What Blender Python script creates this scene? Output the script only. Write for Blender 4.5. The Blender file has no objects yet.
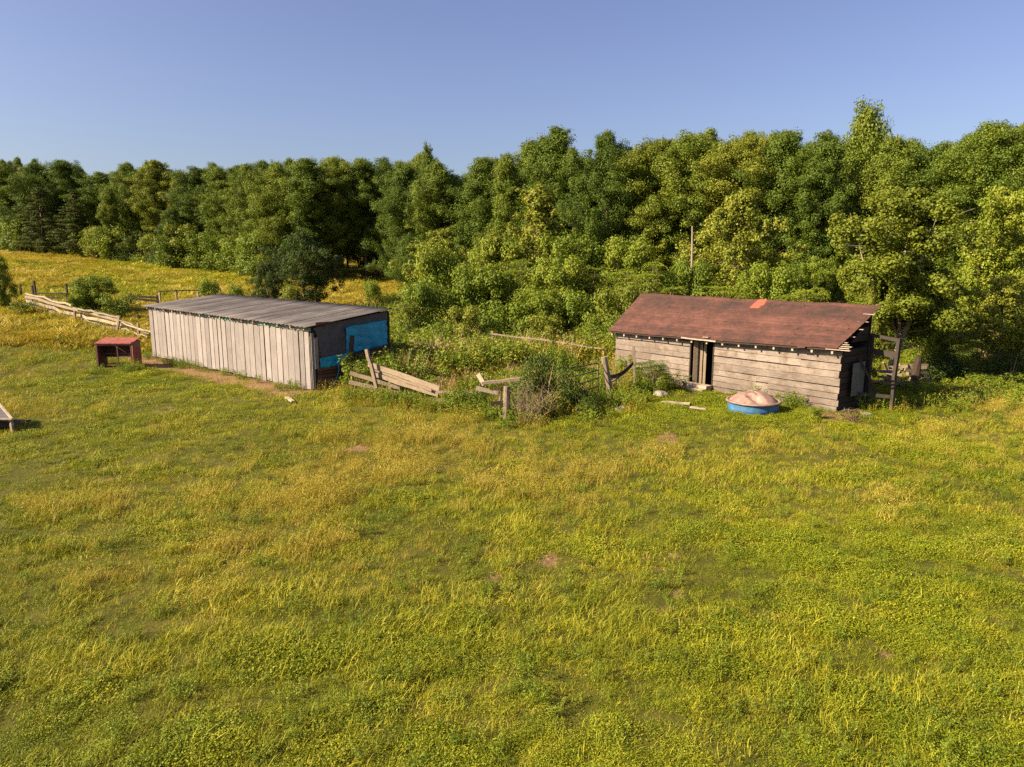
import bpy, math, numpy as np
from math import radians, sin, cos, pi
from mathutils import Vector, Matrix

S = bpy.context.scene
COL = S.collection
# ---------------------------------------------------------------- camera, sky, sun, exposure
CAM_H = 5.5; PITCH = 0.176; FPX = 711.0
cam_d = bpy.data.cameras.new('camera'); cam = bpy.data.objects.new('camera', cam_d); COL.objects.link(cam)
cam_d.sensor_width = 36.0; cam_d.lens = 36.0 * FPX / 1024.0
cam_d.clip_start = 0.1; cam_d.clip_end = 3000
cam.location = (0, 0, CAM_H); cam.rotation_euler = (pi / 2 - PITCH, 0, 0)
S.camera = cam
SUN_EL = radians(33); SUN_AZ = radians(198)       # azimuth of the sun, counter-clockwise from +X
sun_dir = Vector((cos(SUN_EL) * cos(SUN_AZ), cos(SUN_EL) * sin(SUN_AZ), sin(SUN_EL)))
W = bpy.data.worlds.new('World'); S.world = W; W.use_nodes = True
nt = W.node_tree; bg = nt.nodes['Background']
sky = nt.nodes.new('ShaderNodeTexSky'); sky.sky_type = 'NISHITA'; sky.sun_disc = False
sky.sun_elevation = SUN_EL; sky.sun_rotation = pi / 2 - SUN_AZ
sky.air_density = 1.0; sky.dust_density = 2.6; sky.ozone_density = 3.0; sky.altitude = 200
hsv = nt.nodes.new('ShaderNodeHueSaturation'); hsv.inputs['Hue'].default_value = 0.522; hsv.inputs['Saturation'].default_value = 0.97
nt.links.new(sky.outputs[0], hsv.inputs['Color']); nt.links.new(hsv.outputs[0], bg.inputs[0]); bg.inputs[1].default_value = 0.056
sd = bpy.data.lights.new('sun', 'SUN'); sun = bpy.data.objects.new('sun', sd); COL.objects.link(sun)
sd.energy = 5.0; sd.angle = radians(0.5); sd.color = (1.0, 0.83, 0.56)
sun.rotation_euler = sun_dir.to_track_quat('Z', 'Y').to_euler()
S.view_settings.view_transform = 'Standard'; S.view_settings.look = 'None'
S.view_settings.exposure = 1.55; S.view_settings.gamma = 1.0; S.view_settings.use_curve_mapping = False
cy = S.cycles; cy.use_denoising = False
cy.max_bounces = 6; cy.diffuse_bounces = 3; cy.glossy_bounces = 2; cy.transmission_bounces = 3; cy.transparent_max_bounces = 6

# ---------------------------------------------------------------- numeric helpers
R0 = np.random.default_rng(7)
class VNoise:                                    # tileable value noise on a grid
    def __init__(s, seed): s.g = np.random.default_rng(seed).random((128, 128))
    def __call__(s, x, y, sc):
        x = np.asarray(x) * sc + 1000; y = np.asarray(y) * sc + 1000
        i = np.floor(x).astype(int); j = np.floor(y).astype(int); u = x - i; v = y - j
        u = u * u * (3 - 2 * u); v = v * v * (3 - 2 * v); g = s.g
        a = g[i % 128, j % 128]; b = g[(i + 1) % 128, j % 128]; c = g[i % 128, (j + 1) % 128]; d = g[(i + 1) % 128, (j + 1) % 128]
        return (a * (1 - u) + b * u) * (1 - v) + (c * (1 - u) + d * u) * v
N1, N2, N3 = VNoise(1), VNoise(2), VNoise(3)
def ground_z(x, y):
    x = np.asarray(x, float); y = np.asarray(y, float)
    s = 0.035 * (np.minimum(y, 190) - 38) - 0.042 * (np.clip(x, -150, 60) + 20)
    z = 0.15 * np.log1p(np.exp(np.clip(s / 0.15, -30, 60)))
    z = z + 0.22 * (N1(x, y, 0.11) - 0.5) * np.clip((y - 3) / 10, 0, 1) * np.clip((60 - y) / 30, 0.3, 1) * 0.6 + 0.07 * (N2(x, y, 0.6) - 0.5) + 0.13 * np.clip((48 - y) / 20, 0, 1) * np.abs(N3(x, y, 1.25) - 0.5) + 0.06 * np.clip((30 - y) / 10, 0, 1) * (N1(x, y, 2.6) - 0.5)
    return z
def gz(x, y): return float(ground_z(x, y))
cp, sp_ = cos(PITCH), sin(PITCH)
def ray(px, py):
    u = (px - 512) / FPX; v = (383.5 - py) / FPX
    return Vector((u, cp + v * sp_, -sp_ + v * cp))
def at(px, py, Y):                               # the world point seen at a pixel, Y metres ahead
    d = ray(px, py); t = Y / d.y
    return Vector((d.x * t, Y, CAM_H + d.z * t))
def G(px, py):                                   # the ground point seen at a pixel
    d = ray(px, py); t = 3.0
    while t < 300:
        p = d * t
        if CAM_H + p.z <= gz(p.x, p.y): break
        t += 0.1
    return Vector((d.x * t, d.y * t, gz(d.x * t, d.y * t)))
def pix(x, y, z):
    z = z - CAM_H; dd = y * cp - z * sp_; u = y * sp_ + z * cp
    return 512 + FPX * x / dd, 383.5 - FPX * u / dd

# ---------------------------------------------------------------- object helpers
def tag(o, label=None, cat=None, group=None, kind=None):
    if label: o['label'] = label
    if cat: o['category'] = cat
    if group: o['group'] = group
    if kind: o['kind'] = kind
    return o
def empty(name, loc, rz=0, label=None, cat=None, group=None):
    o = bpy.data.objects.new(name, None); COL.objects.link(o); o.location = loc; o.rotation_euler = (0, 0, rz)
    return tag(o, label, cat, group)
def link_mesh(name, me, mats, parent=None, smooth=False):
    o = bpy.data.objects.new(name, me); COL.objects.link(o)
    for m in (mats if isinstance(mats, (list, tuple)) else [mats]):
        if m.name not in [k.name for k in me.materials if k]: me.materials.append(m)
    if parent is not None: o.parent = parent
    if smooth: me.polygons.foreach_set('use_smooth', [True] * len(me.polygons))
    return o
def np_mesh(name, V, F, tint=None):              # V (n,3), F (m,k) arrays
    me = bpy.data.meshes.new(name); V = np.asarray(V, np.float32); F = np.asarray(F, np.int32)
    m, k = F.shape
    me.vertices.add(len(V)); me.vertices.foreach_set('co', V.ravel())
    me.loops.add(m * k); me.loops.foreach_set('vertex_index', F.ravel())
    me.polygons.add(m); me.polygons.foreach_set('loop_start', np.arange(0, m * k, k, dtype=np.int32))
    try: me.polygons.foreach_set('loop_total', np.full(m, k, np.int32))
    except Exception: pass
    if tint is not None:
        a = me.attributes.new('tint', 'FLOAT', 'FACE'); a.data.foreach_set('value', np.asarray(tint, np.float32))
    me.update(calc_edges=True); me.validate()
    return me
class MB:                                        # collects boxes, bars, tubes, polygons into one mesh
    def __init__(s): s.v = []; s.f = []; s.t = []
    def add(s, vs, fs, tint=None):
        n = len(s.v); s.v += [tuple(v) for v in vs]; s.f += [tuple(i + n for i in f) for f in fs]
        if tint is None: tint = float(R0.random())
        s.t += [tint] * len(fs); return s
    def hexa(s, c, tint=None):                   # 8 corners: bottom 4 ccw, top 4 ccw
        return s.add(c, [(3, 2, 1, 0), (4, 5, 6, 7), (0, 1, 5, 4), (1, 2, 6, 5), (2, 3, 7, 6), (3, 0, 4, 7)], tint)
    def box(s, x0, x1, y0, y1, z0, z1, tint=None):
        return s.hexa([(x0, y0, z0), (x1, y0, z0), (x1, y1, z0), (x0, y1, z0), (x0, y0, z1), (x1, y0, z1), (x1, y1, z1), (x0, y1, z1)], tint)
    def bar(s, p, q, w, h, up=(0, 0, 1), tint=None, taper=1.0, seg=1, wob=0.0):  # a plank: w sideways, h along up
        p = Vector(p); q = Vector(q); d = (q - p).normalized(); up = Vector(up)
        if abs(d.dot(up)) > 0.95: up = Vector((0.3, 1, 0))
        sx = d.cross(up).normalized(); uy = sx.cross(d).normalized()
        rings = []
        for i in range(seg + 1):
            t = i / seg; k = 1 + (taper - 1) * t
            c = p.lerp(q, t) + (sx * R0.normal(0, wob) + uy * R0.normal(0, wob) if 0 < i < seg or wob else Vector((0, 0, 0)))
            hh = h * k * (1 + (R0.normal(0, 0.06) if wob else 0))
            rings.append([c - sx * w * k / 2 - uy * hh / 2, c + sx * w * k / 2 - uy * hh / 2, c + sx * w * k / 2 + uy * hh / 2, c - sx * w * k / 2 + uy * hh / 2])
        vs = [v for r in rings for v in r]; fs = [(0, 1, 2, 3)]
        for i in range(seg):
            a = 4 * i
            for k in range(4): fs.append((a + k, a + 4 + k, a + 4 + (k + 1) % 4, a + (k + 1) % 4))
        e = 4 * seg; fs.append((e + 3, e + 2, e + 1, e))
        return s.add(vs, fs, tint)
    def tube(s, pts, radii, n=6, tint=None, cap=True, wob=0.0):
        pts = [Vector(p) for p in pts]; vs = []; fs = []
        for i, p in enumerate(pts):
            d = (pts[min(i + 1, len(pts) - 1)] - pts[max(i - 1, 0)]).normalized()
            a = d.cross(Vector((0.31, 0.2, 0.93)) if abs(d.z) < 0.9 else Vector((1, 0, 0))).normalized(); b = d.cross(a)
            r = radii[i] if hasattr(radii, '__len__') else radii
            for k in range(n):
                an = 2 * pi * k / n; rr = r * (1 + (R0.normal(0, wob) if wob else 0)); vs.append(p + a * cos(an) * rr + b * sin(an) * rr)
        for i in range(len(pts) - 1):
            for k in range(n): fs.append((i * n + k, i * n + (k + 1) % n, (i + 1) * n + (k + 1) % n, (i + 1) * n + k))
        if cap: fs.append(tuple(range(n - 1, -1, -1))); e = (len(pts) - 1) * n; fs.append(tuple(e + k for k in range(n)))
        return s.add(vs, fs, tint)
    def poly(s, pts, thick, nrm, tint=None):     # extruded flat polygon
        n = len(pts); o = Vector(nrm).normalized() * thick; a = [Vector(p) for p in pts]; b = [p + o for p in a]
        return s.add(a + b, [tuple(range(n - 1, -1, -1)), tuple(range(n, 2 * n))] + [(i, (i + 1) % n, (i + 1) % n + n, i + n) for i in range(n)], tint)
    def build(s, name, mats, parent=None, smooth=False):
        me = bpy.data.meshes.new(name); me.from_pydata(s.v, [], s.f)
        a = me.attributes.new('tint', 'FLOAT', 'FACE'); a.data.foreach_set('value', s.t)
        me.update()
        import bmesh
        b = bmesh.new(); b.from_mesh(me); bmesh.ops.recalc_face_normals(b, faces=b.faces); b.to_mesh(me); b.free()
        return link_mesh(name, me, mats, parent, smooth)
def copy_tree(o, parent=None):
    c = o.copy(); COL.objects.link(c); c.parent = parent
    for ch in list(o.children): copy_tree(ch, c)
    return c

# ---------------------------------------------------------------- materials
def mk(name):
    m = bpy.data.materials.new(name); m.use_nodes = True; n = m.node_tree
    for k in list(n.nodes): n.nodes.remove(k)
    out = n.nodes.new('ShaderNodeOutputMaterial'); b = n.nodes.new('ShaderNodeBsdfPrincipled'); n.links.new(b.outputs[0], out.inputs[0])
    return m, n, b, out
def ramp(n, fac, stops):
    r = n.nodes.new('ShaderNodeValToRGB'); e = r.color_ramp.elements
    while len(e) < len(stops): e.new(0.5)
    for i, (p, c) in enumerate(stops): e[i].position = p; e[i].color = (*c, 1)
    n.links.new(fac, r.inputs[0]); return r.outputs[0]
def noise(n, scale, detail=4, coord=None, rough=0.6, stretch=None, dist=0.0):
    t = n.nodes.new('ShaderNodeTexNoise'); t.inputs['Scale'].default_value = scale; t.inputs['Detail'].default_value = detail
    t.inputs['Roughness'].default_value = rough; t.inputs['Distortion'].default_value = dist
    if coord is not None:
        if stretch:
            mp = n.nodes.new('ShaderNodeMapping'); mp.inputs['Scale'].default_value = stretch; n.links.new(coord, mp.inputs[0]); coord = mp.outputs[0]
        n.links.new(coord, t.inputs['Vector'])
    return t.outputs['Fac']
def mix(n, fac, a, b, mode='MIX'):
    m = n.nodes.new('ShaderNodeMix'); m.data_type = 'RGBA'; m.blend_type = mode
    for s, v in ((m.inputs[0], fac), (m.inputs[6], a), (m.inputs[7], b)):
        if isinstance(v, (int, float)): s.default_value = v
        elif isinstance(v, tuple): s.default_value = (*v, 1)
        else: n.links.new(v, s)
    return m.outputs[2]
def math_(n, op, a, b=0.0, clamp=False):
    m = n.nodes.new('ShaderNodeMath'); m.operation = op; m.use_clamp = clamp
    for s, v in zip(m.inputs, (a, b)):
        if isinstance(v, (int, float)): s.default_value = v
        else: n.links.new(v, s)
    return m.outputs[0]
def attr(n, name):
    a = n.nodes.new('ShaderNodeAttribute'); a.attribute_name = name; return a
def bump(n, b, h, strength=0.4, dist=0.02):
    k = n.nodes.new('ShaderNodeBump'); k.inputs['Strength'].default_value = strength; k.inputs['Distance'].default_value = dist
    n.links.new(h, k.inputs['Height']); n.links.new(k.outputs[0], b.inputs['Normal'])
def wood(name, light, dark, stretch, patch=None, patch_amt=0.5, rough=0.85, tint_amt=0.35, contrast=(0.3, 0.72)):
    m, n, b, o = mk(name); co = n.nodes.new('ShaderNodeTexCoord').outputs['Object']
    g = noise(n, 5.0, 6, co, 0.65, stretch); big = noise(n, 1.1, 4, co, 0.6)
    gg = math_(n, 'ADD', math_(n, 'MULTIPLY', g, 0.65), math_(n, 'MULTIPLY', big, 0.35))
    c = ramp(n, gg, [(contrast[0], dark), (contrast[1], light)])
    t = attr(n, 'tint').outputs['Fac']
    c = mix(n, tint_amt, c, ramp(n, t, [(0.0, tuple(x * 0.45 for x in dark)), (0.5, tuple((x + y) / 2 for x, y in zip(light, dark))), (1.0, tuple(min(1, x * 1.1) for x in light))]), 'MIX')
    if patch: c = mix(n, math_(n, 'MULTIPLY', ramp(n, noise(n, 2.3, 5, co, 0.7), [(0.5, (0, 0, 0)), (0.62, (1, 1, 1))]), patch_amt), c, patch)
    n.links.new(c, b.inputs['Base Color']); b.inputs['Roughness'].default_value = rough; b.inputs['Specular IOR Level'].default_value = 0.2
    bump(n, b, g, 0.6, 0.015); return m
def leaf_mat(name, c1, c2, c3, transl=0.28, patch_scale=None):
    m, n, b, out = mk(name); t = attr(n, 'tint').outputs['Fac']
    oi = n.nodes.new('ShaderNodeObjectInfo').outputs['Random']
    geo = n.nodes.new('ShaderNodeNewGeometry').outputs['Position']
    f = math_(n, 'ADD', math_(n, 'MULTIPLY', t, 0.42), math_(n, 'MULTIPLY', oi, 0.42))
    f = math_(n, 'ADD', f, math_(n, 'MULTIPLY', noise(n, 0.35 if not patch_scale else patch_scale, 2 if not patch_scale else 4, geo), 0.35 if not patch_scale else 0.6))
    if patch_scale: f = math_(n, 'SUBTRACT', f, 0.125)
    c = ramp(n, f, [(0.2, c1), (0.58, c2), (0.95, c3)])
    n.links.new(c, b.inputs['Base Color']); b.inputs['Roughness'].default_value = 0.62; b.inputs['Specular IOR Level'].default_value = 0.25
    tr = n.nodes.new('ShaderNodeBsdfTranslucent'); n.links.new(mix(n, 1.0, c, (1.15, 1.1, 0.5), 'MULTIPLY'), tr.inputs[0])
    ms = n.nodes.new('ShaderNodeMixShader'); ms.inputs[0].default_value = transl
    n.links.new(b.outputs[0], ms.inputs[1]); n.links.new(tr.outputs[0], ms.inputs[2]); n.links.new(ms.outputs[0], out.inputs[0])
    return m
def plain(name, c, rough=0.6, metal=0.0, var=0.25, scale=6, bmp=0.1):
    m, n, b, o = mk(name); co = n.nodes.new('ShaderNodeTexCoord').outputs['Object']
    f = noise(n, scale, 5, co, 0.65)
    n.links.new(ramp(n, f, [(0.3, tuple(x * (1 - var) for x in c)), (0.7, tuple(min(1, x * (1 + var)) for x in c))]), b.inputs['Base Color'])
    b.inputs['Roughness'].default_value = rough; b.inputs['Metallic'].default_value = metal; bump(n, b, f, bmp, 0.01); return m

M = {}
M['grey_boards_v'] = wood('weathered_vertical_boards', (0.30, 0.27, 0.265), (0.12, 0.10, 0.098), (6, 6, 0.5), patch=(0.20, 0.15, 0.13), patch_amt=0.35, tint_amt=0.3)
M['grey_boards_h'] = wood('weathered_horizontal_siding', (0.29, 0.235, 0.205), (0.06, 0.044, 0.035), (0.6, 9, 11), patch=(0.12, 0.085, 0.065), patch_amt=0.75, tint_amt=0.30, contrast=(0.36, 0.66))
M['rail'] = wood('weathered_rail_wood', (0.30, 0.23, 0.17), (0.13, 0.095, 0.065), (3, 3, 3), patch=(0.12, 0.09, 0.06), patch_amt=0.4)
M['pale_rail'] = wood('sun_bleached_slab_wood', (0.42, 0.34, 0.27), (0.17, 0.125, 0.09), (3, 3, 3), patch=(0.12, 0.09, 0.06), patch_amt=0.5)
M['dark_wood'] = wood('dark_old_wood', (0.065, 0.043, 0.032), (0.022, 0.015, 0.012), (3, 3, 3))
M['reddish_slab'] = wood('dark_reddish_slabs', (0.20, 0.095, 0.065), (0.06, 0.03, 0.022), (3, 0.6, 7))
M['bark'] = wood('grey_brown_bark', (0.16, 0.12, 0.08), (0.05, 0.035, 0.022), (8, 8, 1.5))
M['pale_bark'] = wood('pale_bark', (0.36, 0.29, 0.21), (0.14, 0.11, 0.08), (8, 8, 1.5))
M['tarpaper'] = plain('black_tar_paper', (0.075, 0.066, 0.070), 0.8, 0, 0.3, 3, 0.5)
M['tarp'] = plain('blue_tarp', (0.003, 0.26, 0.42), 0.45, 0, 0.3, 2.2, 0.8)
M['red_metal'] = plain('rusty_red_paint', (0.22, 0.055, 0.04), 0.7, 0.0, 0.4, 5, 0.3)
M['dark_red'] = plain('dark_rusty_steel', (0.10, 0.035, 0.028), 0.75, 0.0, 0.4, 5, 0.3)
M['blue_tank'] = plain('blue_tank_paint', (0.03, 0.105, 0.225), 0.6, 0, 0.45, 3, 0.1)
M['pink_liner'] = plain('faded_pink_plastic', (0.22, 0.135, 0.11), 0.6, 0, 0.4, 4, 0.2)
M['gate'] = plain('rusted_gate_tube', (0.10, 0.065, 0.045), 0.7, 0.2, 0.35, 12)
M['stone'] = plain('pale_stone', (0.22, 0.19, 0.155), 0.9, 0, 0.3, 4, 0.6)
M['grey_sheet'] = plain('dull_grey_sheet_metal', (0.10, 0.10, 0.105), 0.55, 0.3, 0.25, 3)
M['wire'] = plain('rusty_wire', (0.14, 0.09, 0.06), 0.8, 0.2)
M['interior_and_shade'] = plain('dark_boards_interior_and_shade', (0.032, 0.023, 0.018), 0.9, 0, 0.3)  # barn lining, and the shade painted onto the lean-to frame
M['leaf_oak'] = leaf_mat('broadleaf_green', (0.045, 0.078, 0.007), (0.092, 0.135, 0.011), (0.165, 0.195, 0.018), 0.24)
M['leaf_light'] = leaf_mat('light_yellow_green_leaves', (0.085, 0.110, 0.009), (0.145, 0.170, 0.013), (0.22, 0.225, 0.026), 0.24)
M['leaf_pine'] = leaf_mat('conifer_needles', (0.035, 0.050, 0.010), (0.062, 0.082, 0.012), (0.10, 0.11, 0.018), 0.15)
M['leaf_shrub'] = leaf_mat('shrub_leaves', (0.075, 0.115, 0.008), (0.135, 0.180, 0.012), (0.22, 0.24, 0.02), 0.24)
M['leaf_dark'] = leaf_mat('dark_bush_leaves', (0.028, 0.050, 0.009), (0.055, 0.085, 0.011), (0.10, 0.125, 0.018))
M['twig'] = plain('dry_twigs', (0.22, 0.15, 0.09), 0.9)
M['grass_green'] = leaf_mat('green_grass', (0.088, 0.115, 0.004), (0.215, 0.225, 0.006), (0.41, 0.345, 0.020), 0.22, 0.22)
M['grass_tall'] = leaf_mat('tall_yellow_green_grass', (0.12, 0.145, 0.005), (0.235, 0.248, 0.008), (0.46, 0.38, 0.035), 0.22, 0.22)
M['grass_gold'] = leaf_mat('golden_seed_grass', (0.20, 0.175, 0.015), (0.32, 0.255, 0.03), (0.46, 0.36, 0.08), 0.30, 0.22)
M['clover'] = leaf_mat('clover_and_broad_weeds', (0.070, 0.108, 0.004), (0.165, 0.200, 0.006), (0.31, 0.300, 0.012), 0.25, 0.22)
M['straw'] = leaf_mat('dry_straw_stalks', (0.24, 0.16, 0.07), (0.38, 0.26, 0.12), (0.52, 0.40, 0.22), 0.15)
M['weed_yellow'] = leaf_mat('yellowing_weeds', (0.16, 0.16, 0.012), (0.26, 0.22, 0.018), (0.40, 0.27, 0.03), 0.28)

# ---------------------------------------------------------------- ground sheet
def make_ground():
    def axis(lo, hi, fine_lo, fine_hi, fine, coarse):
        return np.unique(np.concatenate([np.arange(fine_lo, fine_hi + .01, fine), np.geomspace(coarse, hi - fine_hi, 28) + fine_hi, fine_lo - np.geomspace(coarse, fine_lo - lo, 28)]))
    X = axis(-1200, 1200, -45, 45, 0.25, 1.5); Y = axis(-600, 1600, -4, 80, 0.3, 1.5)
    xx, yy = np.meshgrid(X, Y); zz = ground_z(xx, yy)
    V = np.stack([xx, yy, zz], -1).reshape(-1, 3); nx, ny = len(X), len(Y)
    i, j = np.meshgrid(np.arange(nx - 1), np.arange(ny - 1)); a = (j * nx + i).ravel()
    F = np.stack([a, a + 1, a + nx + 1, a + nx], -1)
    me = np_mesh('ground', V, F)
    m, n, b, o = mk('meadow_soil'); geo = n.nodes.new('ShaderNodeNewGeometry').outputs['Position']
    f1 = noise(n, 0.22, 5, geo, 0.6); f2 = noise(n, 1.6, 6, geo, 0.7); f3 = noise(n, 14, 5, geo, 0.7)
    f = math_(n, 'ADD', math_(n, 'MULTIPLY', f1, 0.4), math_(n, 'ADD', math_(n, 'MULTIPLY', f2, 0.35), math_(n, 'MULTIPLY', f3, 0.25)))
    c = ramp(n, f, [(0.34, (0.035, 0.040, 0.006)), (0.5, (0.070, 0.070, 0.010)), (0.64, (0.13, 0.10, 0.025))])
    sp = n.nodes.new('ShaderNodeSeparateXYZ'); n.links.new(geo, sp.inputs[0])
    far = math_(n, 'MULTIPLY', math_(n, 'SUBTRACT', sp.outputs[1], 45), 0.05, True)
    c = mix(n, far, c, ramp(n, f, [(0.36, (0.17, 0.145, 0.014)), (0.5, (0.26, 0.205, 0.022)), (0.62, (0.34, 0.255, 0.045))]))
    at_ = attr(n, 'bare').outputs['Fac']
    at_ = math_(n, 'MULTIPLY', math_(n, 'SUBTRACT', math_(n, 'ADD', at_, math_(n, 'MULTIPLY', noise(n, 5.0, 6, geo, 0.75), 1.4)), 0.95), 2.5, True)
    c = mix(n, at_, c, ramp(n, f3, [(0.35, (0.11, 0.060, 0.030)), (0.65, (0.27, 0.165, 0.09))]))
    n.links.new(c, b.inputs['Base Color']); b.inputs['Roughness'].default_value = 0.95; b.inputs['Specular IOR Level'].default_value = 0.1
    bump(n, b, f3, 0.8, 0.05)
    a = me.attributes.new('bare', 'FLOAT', 'POINT'); a.data.foreach_set('value', bare_amount(V[:, 0], V[:, 1]).astype(np.float32))
    g = link_mesh('ground', me, m, None, True); tag(g, 'gently rolling grassy pasture ground', None, None, 'structure')

# building frames found from the photograph
SHED = dict(o=(-19.70, 38.65), yaw=-0.706, L=15.06, D=4.15)
BARN = dict(o=(4.89, 33.05), yaw=-0.893, L=10.65, D=2.12)
def loc(fr, x, y):
    dx = np.asarray(x) - fr['o'][0]; dy = np.asarray(y) - fr['o'][1]; c, s = cos(fr['yaw']), sin(fr['yaw'])
    return dx * c + dy * s, -dx * s + dy * c
def wpt(fr, a, b, z):
    c, s = cos(fr['yaw']), sin(fr['yaw']); return Vector((fr['o'][0] + a * c - b * s, fr['o'][1] + a * s + b * c, z))
def on_plane(fr, px, py, a=None, b=None):        # local point of a wall plane seen at a pixel
    d = ray(px, py); c, s = cos(fr['yaw']), sin(fr['yaw'])
    if b is not None: nrm = (-s, c); off = b
    else: nrm = (c, s); off = a
    t = (off + fr['o'][0] * nrm[0] + fr['o'][1] * nrm[1]) / (d.x * nrm[0] + d.y * nrm[1])
    la, lb = loc(fr, d.x * t, d.y * t); return float(la), float(lb), CAM_H + d.z * t
BARE_SPOTS = []
def bare_amount(x, y):
    x = np.asarray(x, float); y = np.asarray(y, float)
    a, b = loc(SHED, x, y)
    w = 0.5 + 0.7 * N3(x, y, 0.9)
    strip = np.clip(1.5 - np.abs(b + 0.7) / w, 0, 1) * ((a > -1.5) & (a < 15.2))
    a2, b2 = loc(BARN, x, y)
    sp2 = np.clip(1.4 - np.hypot((a2 - 10.8) / 1.3, (b2 + 0.6) / 0.8), 0, 1) * 0.8
    sp3 = np.clip(1.2 - np.hypot((a2 - 4) / 3.2, (b2 + 1.6) / 0.5), 0, 1) * 0.6
    spots = np.clip((N2(x, y, 0.42) * 0.45 + N3(x, y, 1.3) * 0.3 + N1(x, y, 3.7) * .25 - 0.735) * 8, 0, .7) * (y < 45)
    return np.clip(np.maximum(np.maximum(strip, sp2), np.maximum(sp3, spots)), 0, 1)
make_ground()

# ---------------------------------------------------------------- grass and weeds (countless: instanced stuff)
PROTO = bpy.data.collections.new('grass_clump_sources')      # never linked to the scene
def strip_blades(n, rad, hmin, hmax, w, lean, rng, droop=0.4, tri=False):
    r = rad * np.sqrt(rng.random(n)); an = rng.random(n) * 2 * pi
    base = np.stack([r * np.cos(an), r * np.sin(an), np.full(n, -0.03)], -1)
    h = hmin + (hmax - hmin) * rng.random(n) ** 1.3
    la = rng.random(n) * 2 * pi; L = lean * (0.3 + rng.random(n))
    d = np.stack([np.cos(la) * L, np.sin(la) * L, np.ones(n)], -1); d /= np.linalg.norm(d, axis=1)[:, None]
    side = np.stack([-np.sin(la + rng.normal(0, .8, n)), np.cos(la), np.zeros(n)], -1) * (w * (0.6 + 0.8 * rng.random(n)))[:, None]
    mid = base + d * (h * 0.6)[:, None]
    tip = mid + (d + np.stack([np.cos(la), np.sin(la), np.zeros(n)], -1) * droop * rng.random(n)[:, None] - np.array([0, 0, 1]) * droop * 0.4) * (h * 0.45)[:, None]
    V = np.stack([base - side * .5, base + side * .5, mid + side * .45, mid - side * .45, tip + side * .08, tip - side * .08], 1).reshape(-1, 3)
    k = np.arange(n)[:, None] * 6
    F = np.concatenate([k + np.array([[0, 1, 2, 3]]), k + np.array([[3, 2, 4, 5]])], 0)
    t = rng.random(n); return V, F, np.concatenate([t, t])
def quads(P, Nn, ln, wd, rng):                   # leaf quads centred at P, facing Nn
    n = len(P); a = rng.normal(size=(n, 3)); t = np.cross(Nn, a); t /= np.linalg.norm(t, axis=1)[:, None] + 1e-9; b = np.cross(Nn, t)
    s = (0.7 + 0.6 * rng.random(n))[:, None]; l = t * ln * 0.5 * s; w = b * wd * 0.5 * s
    V = np.stack([P - l, P + w * .9 - l * .1, P + l, P - w * .9 - l * .1], 1).reshape(-1, 3)
    F = np.arange(n)[:, None] * 4 + np.array([[0, 1, 2, 3]])
    return V, F
def unit(v): return v / (np.linalg.norm(v, axis=-1, keepdims=True) + 1e-9)
def merge(parts):
    Vs, Fs, Ts = [], [], []; o = 0
    for V, F, T in parts: Vs.append(V); Fs.append(F + o); Ts.append(T); o += len(V)
    return np.concatenate(Vs), np.concatenate(Fs), np.concatenate(Ts)
def proto(name, V, F, T, mat, F_mats=None):
    me = np_mesh(name, V, F, T); me.materials.append(mat); o = bpy.data.objects.new(name, me); PROTO.objects.link(o); return o
rg = np.random.default_rng(11)
def broad(n, rad, h, size, rng):
    r = rad * np.sqrt(rng.random(n)); an = rng.random(n) * 2 * pi
    P = np.stack([r * np.cos(an), r * np.sin(an), h * rng.random(n) ** .7 * (1 - .5 * (r / rad) ** 2)], -1)
    Nn = unit(np.stack([rng.normal(0, .5, n), rng.normal(0, .5, n), np.ones(n)], -1))
    V, F = quads(P, Nn, size, size * .7, rng); return V, F, rng.random(n)
# order by name gives the instance index
for i in range(3): proto('a%d_short_turf' % i, *merge([strip_blades(120, .27, .03, .13, .007, .9, rg), broad(60, .27, .07, .022, rg)]), M['grass_green'])       # 0-2
for i in range(3): proto('b%d_tall_grass' % i, *strip_blades(75, .22, .07, .24, .006, .75, rg, .9), M['grass_tall'])                                            # 3-5
def gold(rng):
    a = strip_blades(45, .22, .14, .32, .0045, .6, rng, .6)
    n = 70; r = .25 * np.sqrt(rng.random(n)); an = rng.random(n) * 2 * pi
    P = np.stack([r * np.cos(an) * 1.3, r * np.sin(an) * 1.3, .16 + .17 * rng.random(n)], -1)
    V, F = quads(P, unit(rng.normal(size=(n, 3)) * np.array([1, 1, .3])), .038, .009, rng)
    return merge([a, (V, F, rng.random(n) * .5 + .5), strip_blades(40, .22, .08, .22, .007, .6, rng)])
for i in range(2): proto('c%d_seed_grass' % i, *gold(rg), M['grass_gold'])                                                                                  # 6-7
for i in range(2): proto('d%d_clover' % i, *merge([broad(420, .30, .10, .024, rg), strip_blades(30, .28, .05, .16, .008, .6, rg)]), M['clover'])               # 8-9
def leafy(rng, H=.8, rad=.35, ns=9, nl=26, size=.085):
    out = []
    for s in range(ns):
        an = rng.random() * 2 * pi; r = rad * rng.random() ** .5; h = H * (.55 + .5 * rng.random())
        b = np.array([r * cos(an), r * sin(an), 0]); d = np.array([cos(an) * .25, sin(an) * .25, 1.0])
        t = rng.random(nl) ** .7; P = b + d * (t * h)[:, None] + rng.normal(0, .05, (nl, 3)) * np.array([1, 1, .5])
        V, F = quads(P, unit(rng.normal(size=(nl, 3)) * .6 + np.array([0, 0, .8])), size, size * .55, rng); out.append((V, F, rng.random(nl)))
        out.append(strip_blades(2, .01, h, h * 1.02, .01, .2, rng, .1)); out[-1][0][:, :2] += b[:2]
    return merge(out)
for i in range(3): proto('e%d_leafy_weed' % i, *leafy(rg), M['leaf_shrub'])                                                                                 # 10-12
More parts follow.
